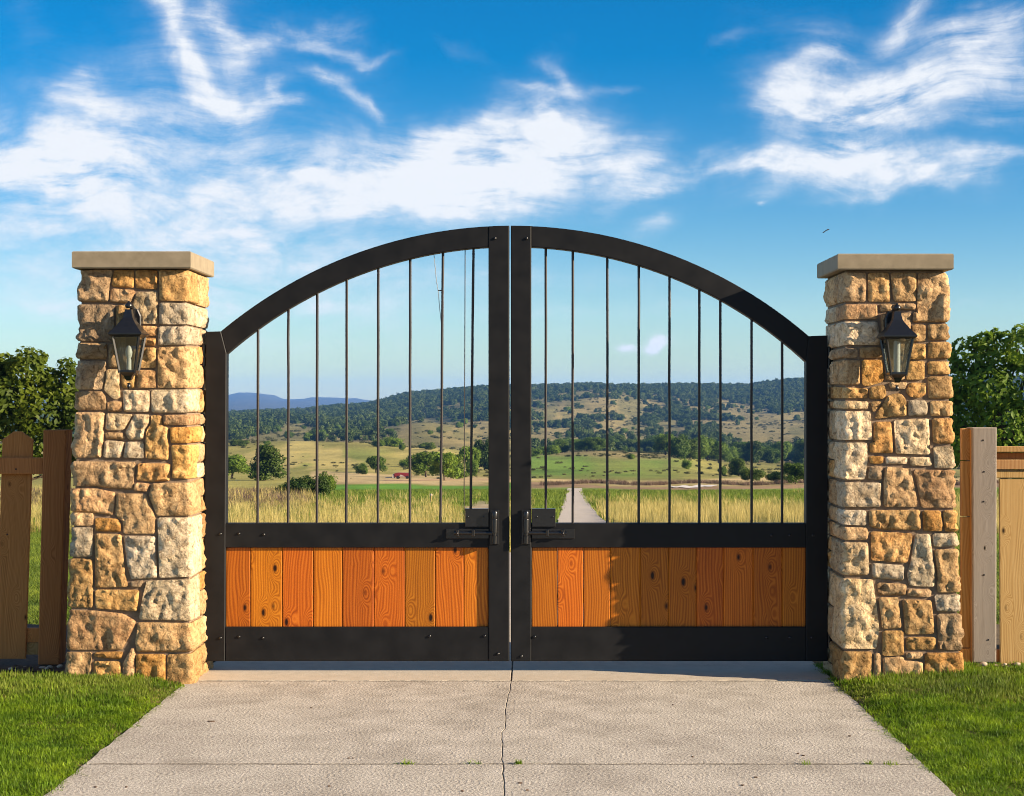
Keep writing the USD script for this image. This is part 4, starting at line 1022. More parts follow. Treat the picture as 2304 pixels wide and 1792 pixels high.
def gate_leaf(side, label):
    left = side == 'left'
    hinge_x = XZ(460 if left else 1862, 0)[0]
    t = thing('gate_leaf', (hinge_x, 0, 0), label, 'gate')
    sgn = 1 if left else -1
    if left:
        hs = px_ring([(458.5, 1488), (506, 1488), (509.5, 794)]) + [tuple(arc_pts(ROUT, XZ(497, 0)[0], XZ(497, 0)[0], 1)[0])] + px_ring([(463, 747)])
        xi, xo = XZ(509.5, 0)[0], XZ(497, 0)[0]
        ms0, ms1 = XZ(1099, 0)[0], XZ(1146, 0)[0]
        ax0, ax1 = xi, ms0
    else:
        hs = px_ring([(1862.5, 1488), (1862.5, 755), (1820, 755)]) + px_ring([(1814, 802), (1814, 1488)])
        hs = px_ring([(1862.5, 1488), (1862.5, 755)]) + [tuple(arc_pts(ROUT, XZ(1820, 0)[0], XZ(1820, 0)[0], 1)[0])] + px_ring([(1814, 806), (1814, 1488)])
        xi, xo = XZ(1814, 0)[0], XZ(1820, 0)[0]
        ms0, ms1 = XZ(1149.4, 0)[0], XZ(1195.5, 0)[0]
        ax0, ax1 = ms1, xi
    part('hinge_stile', prism(hs, G0 - .003, G1 + .003, .005), M['black'], t)
    zb = XZ(0, 1488)[1]
    topo = arc_pts(ROUT, ms0, ms1, 5)
    part('meeting_stile', prism([(ms0, zb), (ms1, zb)] + [tuple(p) for p in topo[::-1]], G0 - .003, G1 + .003, .005), M['black'], t)
    if left:
        outer, inner = arc_pts(ROUT, xo, ax1, 40), arc_pts(RIN, xi, ax1, 40)
    else:
        outer, inner = arc_pts(ROUT, ax0, xo, 40), arc_pts(RIN, ax0, xi, 40)
    part('arch_rail', prism(np.vstack([inner, outer[::-1]]), G0, G1, .005), M['black'], t)
    rx0, rx1 = (XZ(506.5, 0)[0], ms0) if left else (ms1, xi)
    part('middle_rail', prism([(rx0, XZ(0, 1233)[1]), (rx1, XZ(0, 1233)[1]), (rx1, XZ(0, 1178)[1]), (rx0, XZ(0, 1178)[1])], G0, G1, .005), M['black'], t)
    part('bottom_rail', prism([(rx0, zb + .0), (rx1, zb + .0), (rx1, XZ(0, 1411)[1]), (rx0, XZ(0, 1411)[1])], G0, G1, .005), M['black'], t)
    if left:
        pb = [505.5, 562.7, 634.2, 704.3, 769.4, 840.5, 910.3, 978.8, 1043.2, 1099]
    else:
        pb = [1195.5, 1254, 1313, 1374, 1440.7, 1505.7, 1568, 1629, 1696, 1761.4, 1814.5]
    z0, z1 = XZ(0, 1411)[1] - .008, XZ(0, 1233)[1] + .008
    r = np.random.default_rng(4 if left else 5)
    for a, b in zip(pb[:-1], pb[1:]):
        x0, x1 = XZ(a, 0)[0] + .0004, XZ(b, 0)[0] - .0004
        yo = .022 + r.uniform(-.0015, .0015)
        n = 9
        e0 = x0 + r.normal(0, .0002, n); e1 = x1 + r.normal(0, .0002, n); zz = np.linspace(z0, z1, n)
        part('plank', prism(np.vstack([np.stack([e0, zz], 1), np.stack([e1, zz], 1)[::-1]]), yo, yo + .035, .0068), M['cedar'], t)
    bars = [578, 647, 712, 778.5, 850, 922, 996, 1065] if left else [1228, 1289, 1367, 1438, 1507.5, 1575, 1622.5, 1693, 1762]
    lean = {996: 7, 1065: 3, 922: 1, 1762: -3} if left else {}
    for b in bars:
        lo = b - (6 if b in (996,) else 7 if b == 1065 else 1 if left else 0)
        xt, xb = XZ(b, 0)[0], XZ(lo, 0)[0]
        ztp = ACZ + math.sqrt(RIN ** 2 - (xt - ACX) ** 2) + .012
        zbt = XZ(0, 1178)[1] - .012
        n = 8
        w = r.normal(0, .0007, n); w[0] = w[-1] = 0
        pts = [(xb + (xt - xb) * q + w[i], .045, zbt + (ztp - zbt) * q) for i, q in enumerate(np.linspace(0, 1, n))]
        part('bar', tube(pts, .0092, 10), M['bar'], t, smooth=60)
    if left:
        x1, x2 = XZ(1046, 0)[0], XZ(1043.5, 0)[0]
        part('thin_rod', tube([(x2, .045, XZ(0, 1178)[1] - .01), (x1, .045, ACZ + math.sqrt(RIN ** 2 - (x1 - ACX) ** 2) + .01)], .0036, 6), M['bar'], t, smooth=60)
        wp = [(XZ(975.5, 572), XZ(981, 630), XZ(985, 653), XZ(988, 690), XZ(993, 735))]
        part('wire', tube([(x, .045, z) for x, z in wp[0]], .0022, 5), M['bar'], t, smooth=60)
        part('wire_clip', tube([(XZ(985, 653)[0], .045, XZ(0, 653)[1]), (XZ(996, 653)[0], .045, XZ(0, 653)[1])], .0032, 5), M['bar'], t)
        bl = [(496, 1202), (538, 1201), (594, 1203), (496, 1436), (538, 1433), (592, 1436), (967, 1432), (1090.6, 1431), (1121, 1471), (1114, 537)]
    else:
        bl = [(1736, 1205), (1777, 1205), (1829, 1205), (1725, 1435), (1777, 1435), (1826, 1435), (1203, 1433), (1173, 1477), (1185, 537)]
    for b in bl:
        bolt(*b, t, G0 - (.003 if (b[0] < 506 or 1099 < b[0] < 1196 or b[0] > 1814) else 0))
    # latch: plate over the rail, drop barrel on the stile, slide bar along the rail
    q = (lambda x: x) if left else (lambda x: 2296.5 - x)
    a, b = sorted((XZ(q(1046.7), 0)[0], XZ(q(1100), 0)[0]))
    pl = part('latch_plate', prism([(a, XZ(0, 1186)[1]), (b, XZ(0, 1186)[1]), (b, XZ(0, 1145)[1]), (a, XZ(0, 1145)[1])], -.014, .04, .003), M['iron'], t)
    for bx, by in ((1053, 1163), (1088, 1163)):
        x, z = XZ(q(bx), by)
        part('latch_screw', dome_bolt(x, -.014, z, .006, .006), M['iron'], t, smooth=40)
    xc = XZ(q(1113), 0)[0]
    zt, zl = XZ(0, 1149)[1], XZ(0, 1224)[1]
    part('latch_barrel', lathe([(.014, zl), (.019, zl + .004), (.019, zl + .055), (.015, zl + .058), (.015, zl + .075), (.021, zl + .078), (.021, zt - .06), (.017, zt - .055), (.021, zt - .05), (.021, zt - .012), (.012, zt)], (xc, -.030, 0), 14), M['iron'], t, smooth=40)
    a, b = sorted((xc - .030, xc + .030))
    part('barrel_plate', prism([(a, zl - .004), (b, zl - .004), (b, zt + .004), (a, zt + .004)], -.012, -.0032, .002), M['iron'], t)
    a, b = sorted((XZ(q(1004), 0)[0], XZ(q(1100), 0)[0]))
    part('latch_strap', prism([(a, XZ(0, 1212)[1]), (b, XZ(0, 1212)[1]), (b, XZ(0, 1190)[1]), (a, XZ(0, 1190)[1])], -.009, -.0004, .002), M['iron'], t)
    x0, x1 = XZ(q(1022), 0)[0], xc
    zbar = XZ(0, 1199)[1]
    part('slide_bar', tube([(x0, -.022, zbar), (x1, -.022, zbar)], .013, 10), M['iron'], t, smooth=50)
    for bx in (1030, 1065):
        x, z = XZ(q(bx), 1199)
        part('bar_keeper', prism([(x - .010, z - .022), (x + .010, z - .022), (x + .010, z + .022), (x - .010, z + .022)], -.040, -.009, .004), M['iron'], t)
    x, z = XZ(q(1030), 1199)
    part('latch_knob', dome_bolt(x, -.040, z, .010, .016), M['iron'], t, smooth=40)
    # hinges against the pillar
    for py_ in ((800, 1432) if left else (805, 1434)):
        xh, zh = XZ(457 if left else 1866.5, py_)
        part('hinge', lathe([(.010, -.075), (.015, -.070), (.015, -.012), (.011, -.010), (.011, .010), (.015, .012), (.015, .070), (.010, .075)], (xh, .018, zh), 12), M['iron'], t, smooth=40)
        a, b = sorted((xh, xh - sgn * .055))
        part('hinge_strap', bbox(a, b, .022, .030, zh - .055, zh + .055, .002), M['iron'], t)
    return t


gate_leaf('left', 'black framed arched gate leaf of nine orange planks, hinged on the lit-sided pillar')
gate_leaf('right', 'black framed arched gate leaf of ten orange planks, partly in the pillar shadow')

# ------------------------------------------------------------------ fences
t = thing('wooden_fence', (-3.4, 0, 0), 'shaded brown picket fence with pointed picket and gap to the field', 'fence')


def lean_board(name, x0b, x1b, x0t, x1t, pyb, pyt, y0, y1, m, parent, peak=0.0, b=.004):
    zb_, zt_ = XZ(0, pyb, y0)[1], XZ(0, pyt, y0)[1]
    a, c, d, e = XZ(x0b, 0, y0)[0], XZ(x1b, 0, y0)[0], XZ(x1t, 0, y0)[0], XZ(x0t, 0, y0)[0]
    ring = [(a, zb_), (c, zb_), (d, zt_ - peak)]
    if peak:
        ring += [(d - (d - e) * .38, zt_), (d - (d - e) * .62, zt_)]
    ring += [(e, zt_ - peak)]
    return part(name, prism(ring, y0, y1, b), m, parent)


lean_board('picket', -10, 57, 5, 73.5, 1483, 971, .04, .062, M['fence_brown'], t, .055)
lean_board('picket', -95, -16, -90, -8, 1483, 971, .043, .065, M['fence_brown'], t, .055)
lean_board('picket', -190, -102, -180, -97, 1483, 972, .041, .063, M['fence_brown'], t, .055)
lean_board('picket', -290, -197, -285, -187, 1483, 970, .042, .064, M['fence_brown'], t, .055)
for k in range(7):
    o = -385 - 96 * k
    lean_board('picket', o, o + 78, o + 4, o + 83, 1483, 970 + k % 3, .041 + .001 * (k % 2), .064, M['fence_brown'], t, .055)
part('rail', bbox(XZ(-980, 0, 0)[0], XZ(97, 0, 0)[0], 0, .038, XZ(0, 1067, 0)[1], XZ(0, 1030, 0)[1], .005), M['fence_brown'], t)
part('rail', bbox(XZ(-980, 0, .066)[0], XZ(100, 0, .066)[0], .066, .10, XZ(0, 1446, .066)[1], XZ(0, 1414, .066)[1], .005), M['fence_brown'], t)
part('kick_board', bbox(XZ(-980, 0, .066)[0], XZ(100, 0, .066)[0], .070, .095, XZ(0, 1474, .066)[1], XZ(0, 1447, .066)[1], .004), M['fence_orange'], t)
lean_board('post', 85, 133, 97.5, 149, 1496, 968, -.05, .10, M['fence_brown'], t, 0, .006)
for bx, by in ((36, 1056), (12, 1204)):
    x, z = XZ(bx, by, 0)
    part('nail', dome_bolt(x, 0 if by < 1070 else .04, z, .006, .004), M['iron'], t)

t = thing('wooden_fence', (3.1, 0, 0), 'sunlit board fence with grey weathered post and golden boards', 'fence')
lean_board('post', 2189, 2242, 2188, 2243, 1492, 962, -.06, .09, M['fence_grey'], t, 0, .007)
zc = [1492, 1459, 1163, 1037, 963]
for a, b in zip(zc[:-1], zc[1:]):
    lean_board('side_board', 2164 - (2 if a > 1200 else 0), 2183, 2164, 2184, a - 1, b + 1, .00, .05, M['fence_orange'], t, 0, .004)
lean_board('corner_trim', 2186, 2196, 2184, 2195, 1492, 968, -.03, -.005, M['fence_orange'], t, 0, .003)
x0, x1 = XZ(2240, 0, 0)[0], XZ(3180, 0, 0)[0]


def rail(py0, py1, y0, y1, m, name='rail'):
    part(name, bbox(x0, x1, y0, y1, XZ(0, py1, y0)[1], XZ(0, py0, y0)[1], .004), m, t)


rail(1005, 1018, -.02, .09, M['fence_orange'], 'cap_board')
rail(1019, 1034, .045, .07, M['fence_brown'], 'backing_board')
rail(1035, 1057, -.012, .040, M['fence_orange'])
rail(1058.5, 1076, .006, .044, M['fence_gold'], 'ledger')
rail(1462, 1490, .046, .085, M['fence_brown'])
bx = [2251, 2336, 2420, 2505, 2590, 2674, 2760, 2843, 2930, 3014, 3100, 3178]
for k, (a, b) in enumerate(zip(bx[:-1], bx[1:])):
    lean_board('board', a, b - 2, a - (0 if k else 2), b - 2, 1495, 1077, .016 + .002 * (k % 2), .040, M['fence_gold'], t, 0, .003)
for bx_, by_ in ((2212, 991), (2214, 1062), (2213, 1129), (2214, 1294), (2224, 1440)):
    x, z = XZ(bx_, by_, -.06)
    part('nail', dome_bolt(x, -.0605, z, .006, .004), M['iron'], t)

# ------------------------------------------------------------------ vegetation
def leaves(blobs, n, size, seed, up=.25, shell=.55, flat=1.0):
    """Leaf rhombs through the volume of the blobs (x, y, z, r[, squash])."""
    r = np.random.default_rng(seed)
    B = np.array([(*b, 1.0)[:5] for b in blobs], float)
    w = B[:, 3] ** 2
    k = r.choice(len(B), n, p=w / w.sum())
    d = r.normal(size=(n, 3)); d /= np.linalg.norm(d, axis=1, keepdims=True)
    # sprays: pull leaves towards random twig directions of the blob
    tw = r.normal(size=(len(B), 18, 3)); tw /= np.linalg.norm(tw, axis=2, keepdims=True)
    pick = tw[k, r.integers(0, 18, n)]
    d = d * .55 + pick * .75; d /= np.linalg.norm(d, axis=1, keepdims=True)
    rad = (shell + (1.08 - shell) * r.random(n) ** .8) * B[k, 3]
    c = B[k, :3] + d * rad[:, None] * np.stack([np.ones(n), np.ones(n), B[k, 4]], 1)
    nrm = d + r.normal(0, .55, (n, 3)) + np.array([0, 0, up]); nrm /= np.linalg.norm(nrm, axis=1, keepdims=True)
    a = np.cross(nrm, r.normal(size=(n, 3))); a /= np.linalg.norm(a, axis=1, keepdims=True)
    b = np.cross(nrm, a)
    s = size * r.uniform(.6, 1.35, n)[:, None]
    V = np.stack([c - a * s * .62, c + b * s * .34 + nrm * s * .06, c + a * s * .62, c - b * s * .34 + nrm * s * .06], 1).reshape(-1, 3)
    i = np.arange(n)[:, None] * 4
    F = np.concatenate([i + [[0, 1, 2]], i + [[0, 2, 3]]], 1).reshape(-1, 3)
    return V, F


def limbs(base, top, blobs, r0, seed):
    r = np.random.default_rng(seed)
    base, top = np.array(base, float), np.array(top, float)
    t = np.linspace(0, 1, 6)[:, None]
    trunk = base * (1 - t) + top * t + r.normal(0, r0 * .35, (6, 3)) * np.sin(t * np.pi)
    ms = [tube(trunk, np.linspace(r0, r0 * .45, 6), 7)]
    for b in blobs:
        s = trunk[int(r.integers(2, 5))]
        e = np.array(b[:3]); mid = (s + e) / 2 + np.array([0, 0, -.08 * np.linalg.norm(e - s)])
        ms.append(tube([s, mid, e], [r0 * .4, r0 * .28, r0 * .1], 5))
    return join(ms)


def near_tree(blobs_px, y, base_px, n, size, leaf, label, seed, r0=.09):
    r = np.random.default_rng(seed)
    d = y - CAM_Y
    k = d / FOC
    blobs = []
    for px_, py_, rp in blobs_px:
        x, _, z = P(px_, py_, y)
        blobs.append((x, y + r.uniform(-.5, .5) * rp * k * 1.6, z, rp * k, .92))
    bx = P(base_px, 0, y)[0]
    bz = float(terrain_z(bx, y)[0])
    t = thing('tree', (bx, y, bz), label, 'tree')
    top = np.mean([b[:3] for b in blobs], 0)
    part('trunk', limbs((bx, y, bz - .1), top, blobs, r0, seed), M['bark'], t, smooth=50)
    part('crown', leaves(blobs, n, size, seed + 1, up=.5, shell=.72), leaf, t)
    return t


near_tree([(18, 852, 48), (72, 835, 44), (108, 862, 36), (146, 862, 42), (-42, 840, 60), (40, 905, 60), (105, 930, 58), (165, 905, 46), (-70, 930, 80), (10, 985, 66), (90, 1005, 66), (-150, 870, 80), (160, 985, 56), (62, 800, 22), (88, 806, 20), (12, 812, 20), (150, 824, 20), (-150, 980, 80), (200, 930, 46), (215, 1000, 50)],
          25.0, 40, 14500, .115, M['leaf_light'], 'bright green leafy tree behind the brown picket fence', 31)
near_tree([(2185, 800, 46), (2240, 800, 50), (2300, 790, 48), (2160, 860, 44), (2225, 880, 62), (2300, 870, 64), (2175, 940, 56), (2260, 960, 66), (2340, 950, 70), (2390, 840, 80), (2200, 1010, 50), (2300, 1020, 60), (2212, 768, 24), (2262, 764, 20), (2188, 772, 14), (2240, 752, 13), (2296, 748, 20), (2322, 756, 18), (2150, 822, 14), (2420, 960, 80), (2140, 900, 30), (2120, 960, 36), (2150, 1010, 40)],
          25.0, 2280, 12500, .12, M['leaf_dark'], 'dark green tree behind the grey weathered fence post', 37)


def source(name, blobs, n, size, leaf, seed, cat, trunk=True, r0=.035, shell=.5):
    """A tree of height 1 as a class prim with its parts."""
    path = f'/World/{name}_source'
    stage.CreateClassPrim(path)
    stage.GetPrimAtPath(path).SetTypeName('Xform')
    BASES[path] = np.zeros(3)
    stage.GetPrimAtPath(path).SetCustomDataByKey('category', cat)
    if trunk:
        part('trunk', limbs((0, 0, -.06), (0, 0, .55), blobs[:4], r0, seed), M['bark'], path, local=True)
    part('crown', leaves(blobs, n, size, seed, shell=shell), leaf, path, local=True)
    return path


def blobset(seed, k, w=.32, lo=.28, hi=.82, r=(.13, .24)):
    g = np.random.default_rng(seed)
    out = [(0, 0, (lo + hi) / 2, r[1] * 1.25, 1.0)]
    for i in range(k):
        a, q = g.uniform(0, 2 * np.pi), g.random() ** .5
        z = g.uniform(lo, hi)
        ww = w * (1 - .55 * max(0, (z - .6) / .4))
        rr = g.uniform(*r)
        out.append((np.cos(a) * q * ww, np.sin(a) * q * ww, min(z, 1.0 - rr), rr, .9))
    return out


SRC = {'bush': source('bush', blobset(1, 14, .50, .10, .70, (.16, .28)), 5200, .062, M['leaf_bush'], 61, 'bush', True, .02),
       'bush2': source('round_bush', blobset(2, 12, .36, .12, .72, (.18, .30)), 4600, .064, M['leaf_dark'], 62, 'bush', True, .02),
       'tree': source('broad_tree', blobset(3, 17, .38, .12, .84, (.14, .25)), 4800, .060, M['leaf_dark'], 63, 'tree'),
       'tree2': source('light_tree', blobset(4, 18, .36, .10, .84, (.13, .24)), 4800, .060, M['leaf_bush'], 64, 'tree')}
SRC_W = {'bush': 1.35, 'bush2': 1.05, 'tree': .92, 'tree2': .9}


def plant(kind, px, py, wpx, hpx, name, label, group=None, seed=0):
    d = find_d(px, py)
    x, y = (px - CX) / FOC * d, d + CAM_Y
    z = float(terrain_z(x, y)[0])
    h = hpx / FOC * d
    w = wpx / FOC * d / SRC_W[kind]
    return copy_of(SRC[kind], name, (x, y, z - .03 * h), label, group, rotz=(seed * 2.399) % 6.28, scale=(w, w, h))


FIELD = [
    ('tree', 522, 1076, 80, 62, 'bush', 'dark bushy thicket nearest the left hinge post in the field'),
    ('tree2', 596, 1082, 92, 86, 'tree', 'tall yellow-green tree beside the dark thicket, left field'),
    ('bush', 690, 1122, 118, 68, 'bush', 'large sunlit bush standing alone in front of the green field'),
    ('bush2', 738, 1112, 44, 56, 'bush', 'smaller rounded bush at the right edge of the large sunlit bush'),
    ('bush', 640, 1118, 50, 40, 'bush', 'low scrubby bush at the left edge of the large sunlit bush'),
    ('bush2', 815, 1068, 34, 28, 'bush', 'small dark bush, lower one of the pair on the open field'),
    ('tree', 846, 1064, 44, 44, 'tree', 'small dark round tree, taller one of the pair on the open field'),
    ('tree', 958, 1074, 76, 66, 'tree', 'dark rounded tree with the low side branch in the central clump'),
    ('bush2', 918, 1052, 44, 20, 'bush', 'low dark flat bush left of the central clump'),
    ('tree', 1000, 1082, 66, 74, 'tree', 'dark broad tree in the middle of the central clump'),
    ('tree2', 1028, 1078, 56, 58, 'tree', 'light green leafy tree at the front of the central clump'),
    ('tree', 1056, 1066, 46, 72, 'tree', 'dark tall tree behind the light green one in the central clump'),
    ('tree2', 1090, 1058, 58, 74, 'tree', 'grey-green tree next to the left meeting stile'),
    ('bush2', 1062, 1072, 30, 42, 'bush', 'narrow black-green bush in front of the grey-green tree'),
    ('bush', 538, 1004, 46, 20, 'bush', 'low spreading bush on the field crest, far left'),
    ('bush2', 600, 1002, 18, 12, 'bush', 'tiny round bush on the field crest'),
    ('bush2', 1546, 1056, 24, 26, 'bush', 'single round dark bush on the green slope'),
    ('bush2', 1420, 1034, 20, 14, 'bush', 'small black bush on top of the green mound'),
    ('tree2', 1662, 1072, 50, 44, 'bush', 'yellow-green bush at the left end of the right thicket'),
    ('bush', 1694, 1082, 60, 38, 'bush', 'low olive bush in the middle of the right thicket'),
    ('bush', 1746, 1086, 56, 34, 'bush', 'bright green bush at the foot of the right thicket'),
    ('tree', 1790, 1090, 60, 56, 'bush', 'dark bush by the right hinge post'),
    ('tree2', 1812, 1048, 60, 62, 'tree', 'yellow-green tree above the dark bush by the right hinge post'),
    ('bush2', 1626, 1070, 22, 24, 'bush', 'small dark bush left of the right thicket'),
    ('bush2', 886, 1006, 50, 26, 'bush', 'bush row end on the left of the brown hump'),
    ('bush2', 850, 1006, 34, 20, 'bush', 'low bush between the hump and the field crest'),
    ('bush2', 990, 974, 18, 16, 'bush', 'lone round bush on top of the brown hump'),
    ('bush2', 968, 978, 14, 11, 'bush', 'tiny bush left of the lone bush on the brown hump'),
    ('bush', 960, 1012, 46, 22, 'bush', 'dry brownish scrub at the foot of the brown hump'),
    ('bush2', 905, 1014, 16, 22, 'bush', 'thin dark shrub in front of the brown hump')]
for k, (kind, px_, py_, w_, h_, nm, lab) in enumerate(FIELD):
    plant(kind, px_, py_, w_, h_, nm, lab, seed=k)
r = np.random.default_rng(12)
belt_x = [1205, 1232, 1262, 1290, 1318, 1345, 1372, 1398, 1424, 1452, 1478, 1500, 1524, 1548, 1570, 1596, 1620, 1644, 1668, 1690, 1712, 1736, 1758, 1782, 1806, 1832]
for k, px_ in enumerate(belt_x):
    base = np.interp(px_, [1200, 1250, 1300, 1400, 1460, 1530, 1620, 1720, 1830], [1030, 1024, 1014, 1012, 1018, 1032, 1040, 1042, 1036])
    hh = np.interp(px_, [1200, 1300, 1400, 1480, 1560, 1640, 1740, 1830], [26, 34, 30, 44, 60, 46, 52, 44]) * r.uniform(.8, 1.2)
    kd = ['tree', 'tree2', 'tree', 'bush2'][int(r.integers(4))]
    look = {'tree': 'dark spreading tree', 'tree2': 'yellow-green tree', 'bush2': 'dark round bushy tree'}[kd]
    where = 'behind the green mound right of the track' if px_ < 1500 else 'in the belt below the brown slope'
    plant(kd, px_ + r.uniform(-6, 6), base + r.uniform(-3, 3), r.uniform(38, 56), hh, 'tree', f'{look} {where}', f'{look}s {where}', seed=100 + k)

# the forest on the hills
OPEN = [(1340, 915, 140, 34, .30), (1330, 975, 110, 12, .32), (1740, 972, 110, 28, .6), (985, 975, 125, 24, .5), (665, 970, 44, 14, .4), (560, 918, 70, 10, .16), (640, 905, 40, 6, .2),
        (1670, 925, 60, 14, .25), (1230, 960, 50, 20, .2), (1400, 995, 120, 8, .15), (1520, 975, 30, 10, .18), (1000, 890, 60, 12, .08), (1250, 1000, 60, 10, .22), (700, 935, 40, 7, .14), (1600, 955, 60, 8, .18)]


def forest_prob(px, py, x, y):
    n = .58 * meshkit.fbm(np.stack([x / 42, y / 75, 0 * x], -1), 3, 33) + .42 * meshkit.noise(np.stack([x / 14, y / 20, 0 * x + 3], -1), 5)
    b = np.full(len(px), .030)
    b += np.where(py < 905, .08, 0)
    for ox, oy, rx, ry, w in OPEN:
        q = ((px - ox) / rx) ** 2 + ((py - oy) / ry) ** 2
        b -= w * np.exp(-q ** 1.5 * .8)
    return np.clip((n + b - .44) / .08, 0, 1)


r = np.random.default_rng(77)
NS = 90000
dq = np.sqrt(r.uniform(640 ** 2, 2300 ** 2, NS))
pq = r.uniform(-250, 2650, NS)
xq, yq = (pq - CX) / FOC * dq, dq + CAM_Y
zq = terrain_z(xq, yq)
pyq = CY - (zq - EYE) / dq * FOC
keep = (r.random(NS) < forest_prob(pq, pyq, xq, yq) * .62)
keep &= ~((dq < 700) & (pq < 1150)) & ~((pyq > 994) & (pq < 1190))
xq, yq, zq, dq, pq, pyq = (a[keep] for a in (xq, yq, zq, dq, pq, pyq))


def instancer(name, protos, pos, rot, scale, idx, label, cat):
    path = f'/World/{name}'
    pi = UsdGeom.PointInstancer.Define(stage, path)
    BASES[path] = np.zeros(3)
    tg = []
    for nm, mesh, m_ in protos:
        tg.append(part(nm, mesh, m_, path, local=True))
    pi.CreatePrototypesRel().SetTargets([Sdf.Path(p) for p in tg])
    pi.CreatePositionsAttr(Vt.Vec3fArray.FromNumpy(np.asarray(pos, np.float32)))
    pi.CreateScalesAttr(Vt.Vec3fArray.FromNumpy(np.asarray(scale, np.float32)))
    pi.CreateProtoIndicesAttr(Vt.IntArray.FromNumpy(np.asarray(idx, np.int32)))
    h = np.asarray(rot) / 2
    pi.CreateOrientationsAttr(Vt.QuathArray([Gf.Quath(float(math.cos(a)), 0.0, 0.0, float(math.sin(a))) for a in h]))
    tag(pi, label, cat, kind='stuff')
    return path


n = len(xq)
hh = r.uniform(3.2, 7.2, n) * np.where(dq < 900, .8, 1.0)
fprotos = [(nm, join([leaves(blobset(s, 8, w, .12, .8, (.16, .28)), 240, .17, s), tube([(0, 0, -.1), (0, 0, .4)], [.04, .02], 4)]), M['leaf_far'])
           for nm, s, w, lo in (('forest_tree', 91, .36, .25), ('forest_tree', 92, .30, .25), ('forest_tree', 93, .42, .2))]
instancer('forest', fprotos, np.column_stack([xq, yq, zq - .2]), r.uniform(0, 6.28, n), np.column_stack([hh * r.uniform(.8, 1.25, n), hh * r.uniform(.8, 1.25, n), hh * r.uniform(.7, 1.1, n)]), r.integers(0, 3, n),
          'dark green woods and scrub covering the far hills', 'woods')
print('forest', n)
# low scrub that roughens the open slopes
r = np.random.default_rng(79)
NB = 40000
db = np.where(np.arange(NB) < 28000, np.sqrt(r.uniform(470 ** 2, 2250 ** 2, NB)), np.sqrt(r.uniform(190 ** 2, 640 ** 2, NB))); pb_ = r.uniform(-250, 2650, NB)
xb_, yb_ = (pb_ - CX) / FOC * db, db + CAM_Y
zb_ = terrain_z(xb_, yb_)
kb = meshkit.fbm(np.stack([xb_ / 24, yb_ / 30, 0 * xb_], -1), 3, 51)
keep = r.random(NB) < np.clip((kb - .44) / .2, 0, 1) * np.where(db < 640, .45, .9)
xb_, yb_, zb_ = xb_[keep], yb_[keep], zb_[keep]
n = len(xb_)
hb = r.uniform(.5, 2.1, n) * np.clip((yb_ - CAM_Y) / 900, .22, 1)
M['scrub'] = leafy('scrub', (.06, .07, .02), (.13, .13, .04), (.24, .20, .08), .3)
instancer('hill_scrub', [('scrub_bush', leaves([(0, 0, .35, .5, .7), (.4, .2, .3, .35, .8), (-.35, -.2, .3, .4, .8)], 160, .22, 3), M['scrub'])], np.column_stack([xb_, yb_, zb_ - .05]), r.uniform(0, 6.28, n),
          np.column_stack([hb * r.uniform(.9, 1.6, n), hb * r.uniform(.9, 1.6, n), hb]), np.zeros(n, int), 'low olive scrub roughening the open hill slopes', 'scrub')
# single trees dotted on the open slopes
cnt = 0
r = np.random.default_rng(78)
while cnt < 90:
    px_, dd = r.uniform(480, 1840), r.uniform(660, 1900)
    x, y = (px_ - CX) / FOC * dd, dd + CAM_Y
    z = float(terrain_z(x, y)[0]); py_ = CY - (z - EYE) / dd * FOC
    if forest_prob(np.array([px_]), np.array([py_]), np.array([x]), np.array([y]))[0] > .3 or (py_ > 996 and px_ < 1200) or (1640 < px_ and 950 < py_ < 1000 and r.random() < .85):
        continue
    s = r.uniform(3.2, 6.0)
    copy_of(SRC[['tree', 'bush2'][int(r.integers(2))]], 'hillside_tree', (x, y, z - .1), 'single dark tree dotted on an open dry slope of the far hills', 'single trees on the open hill slopes', r.uniform(0, 6.28), (s * 1.1, s * 1.1, s * .9))
    cnt += 1


# ------------------------------------------------------------------ grasses
def tuft(n, rad, hmin, hmax, width, seed, lean=.45, seg=2):
    r = np.random.default_rng(seed)
    V, F = [], []
    for i in range(n):
        a, q = r.uniform(0, 6.28), rad * math.sqrt(r.random())
        b = np.array([math.cos(a) * q, math.sin(a) * q, -.01])
        h = r.uniform(hmin, hmax)
        d = r.uniform(0, 6.28); side = np.array([math.cos(d), math.sin(d), 0]); fw = np.array([-side[1], side[0], 0])
        l = r.normal(0, lean) * h
        w = width * r.uniform(.7, 1.3) / 2
        k = len(V)
        V += [b - side * w, b + side * w, b + fw * l * .35 + np.array([0, 0, h * .58]) - side * w * .8, b + fw * l * .35 + np.array([0, 0, h * .58]) + side * w * .8, b + fw * l + np.array([0, 0, h * math.sqrt(max(.2, 1 - .3 * (l / h) ** 2))])]
        F += [[k, k + 1, k + 3], [k, k + 3, k + 2], [k + 2, k + 3, k + 4]]
    return np.array(V), np.array(F)


def scatter(ring, n, r):
    poly = Polygon(ring)
    x0, y0, x1, y1 = poly.bounds
    p = np.stack([r.uniform(x0, x1, n), r.uniform(y0, y1, n)], 1)
    return p[contains_xy(poly, p[:, 0], p[:, 1])]


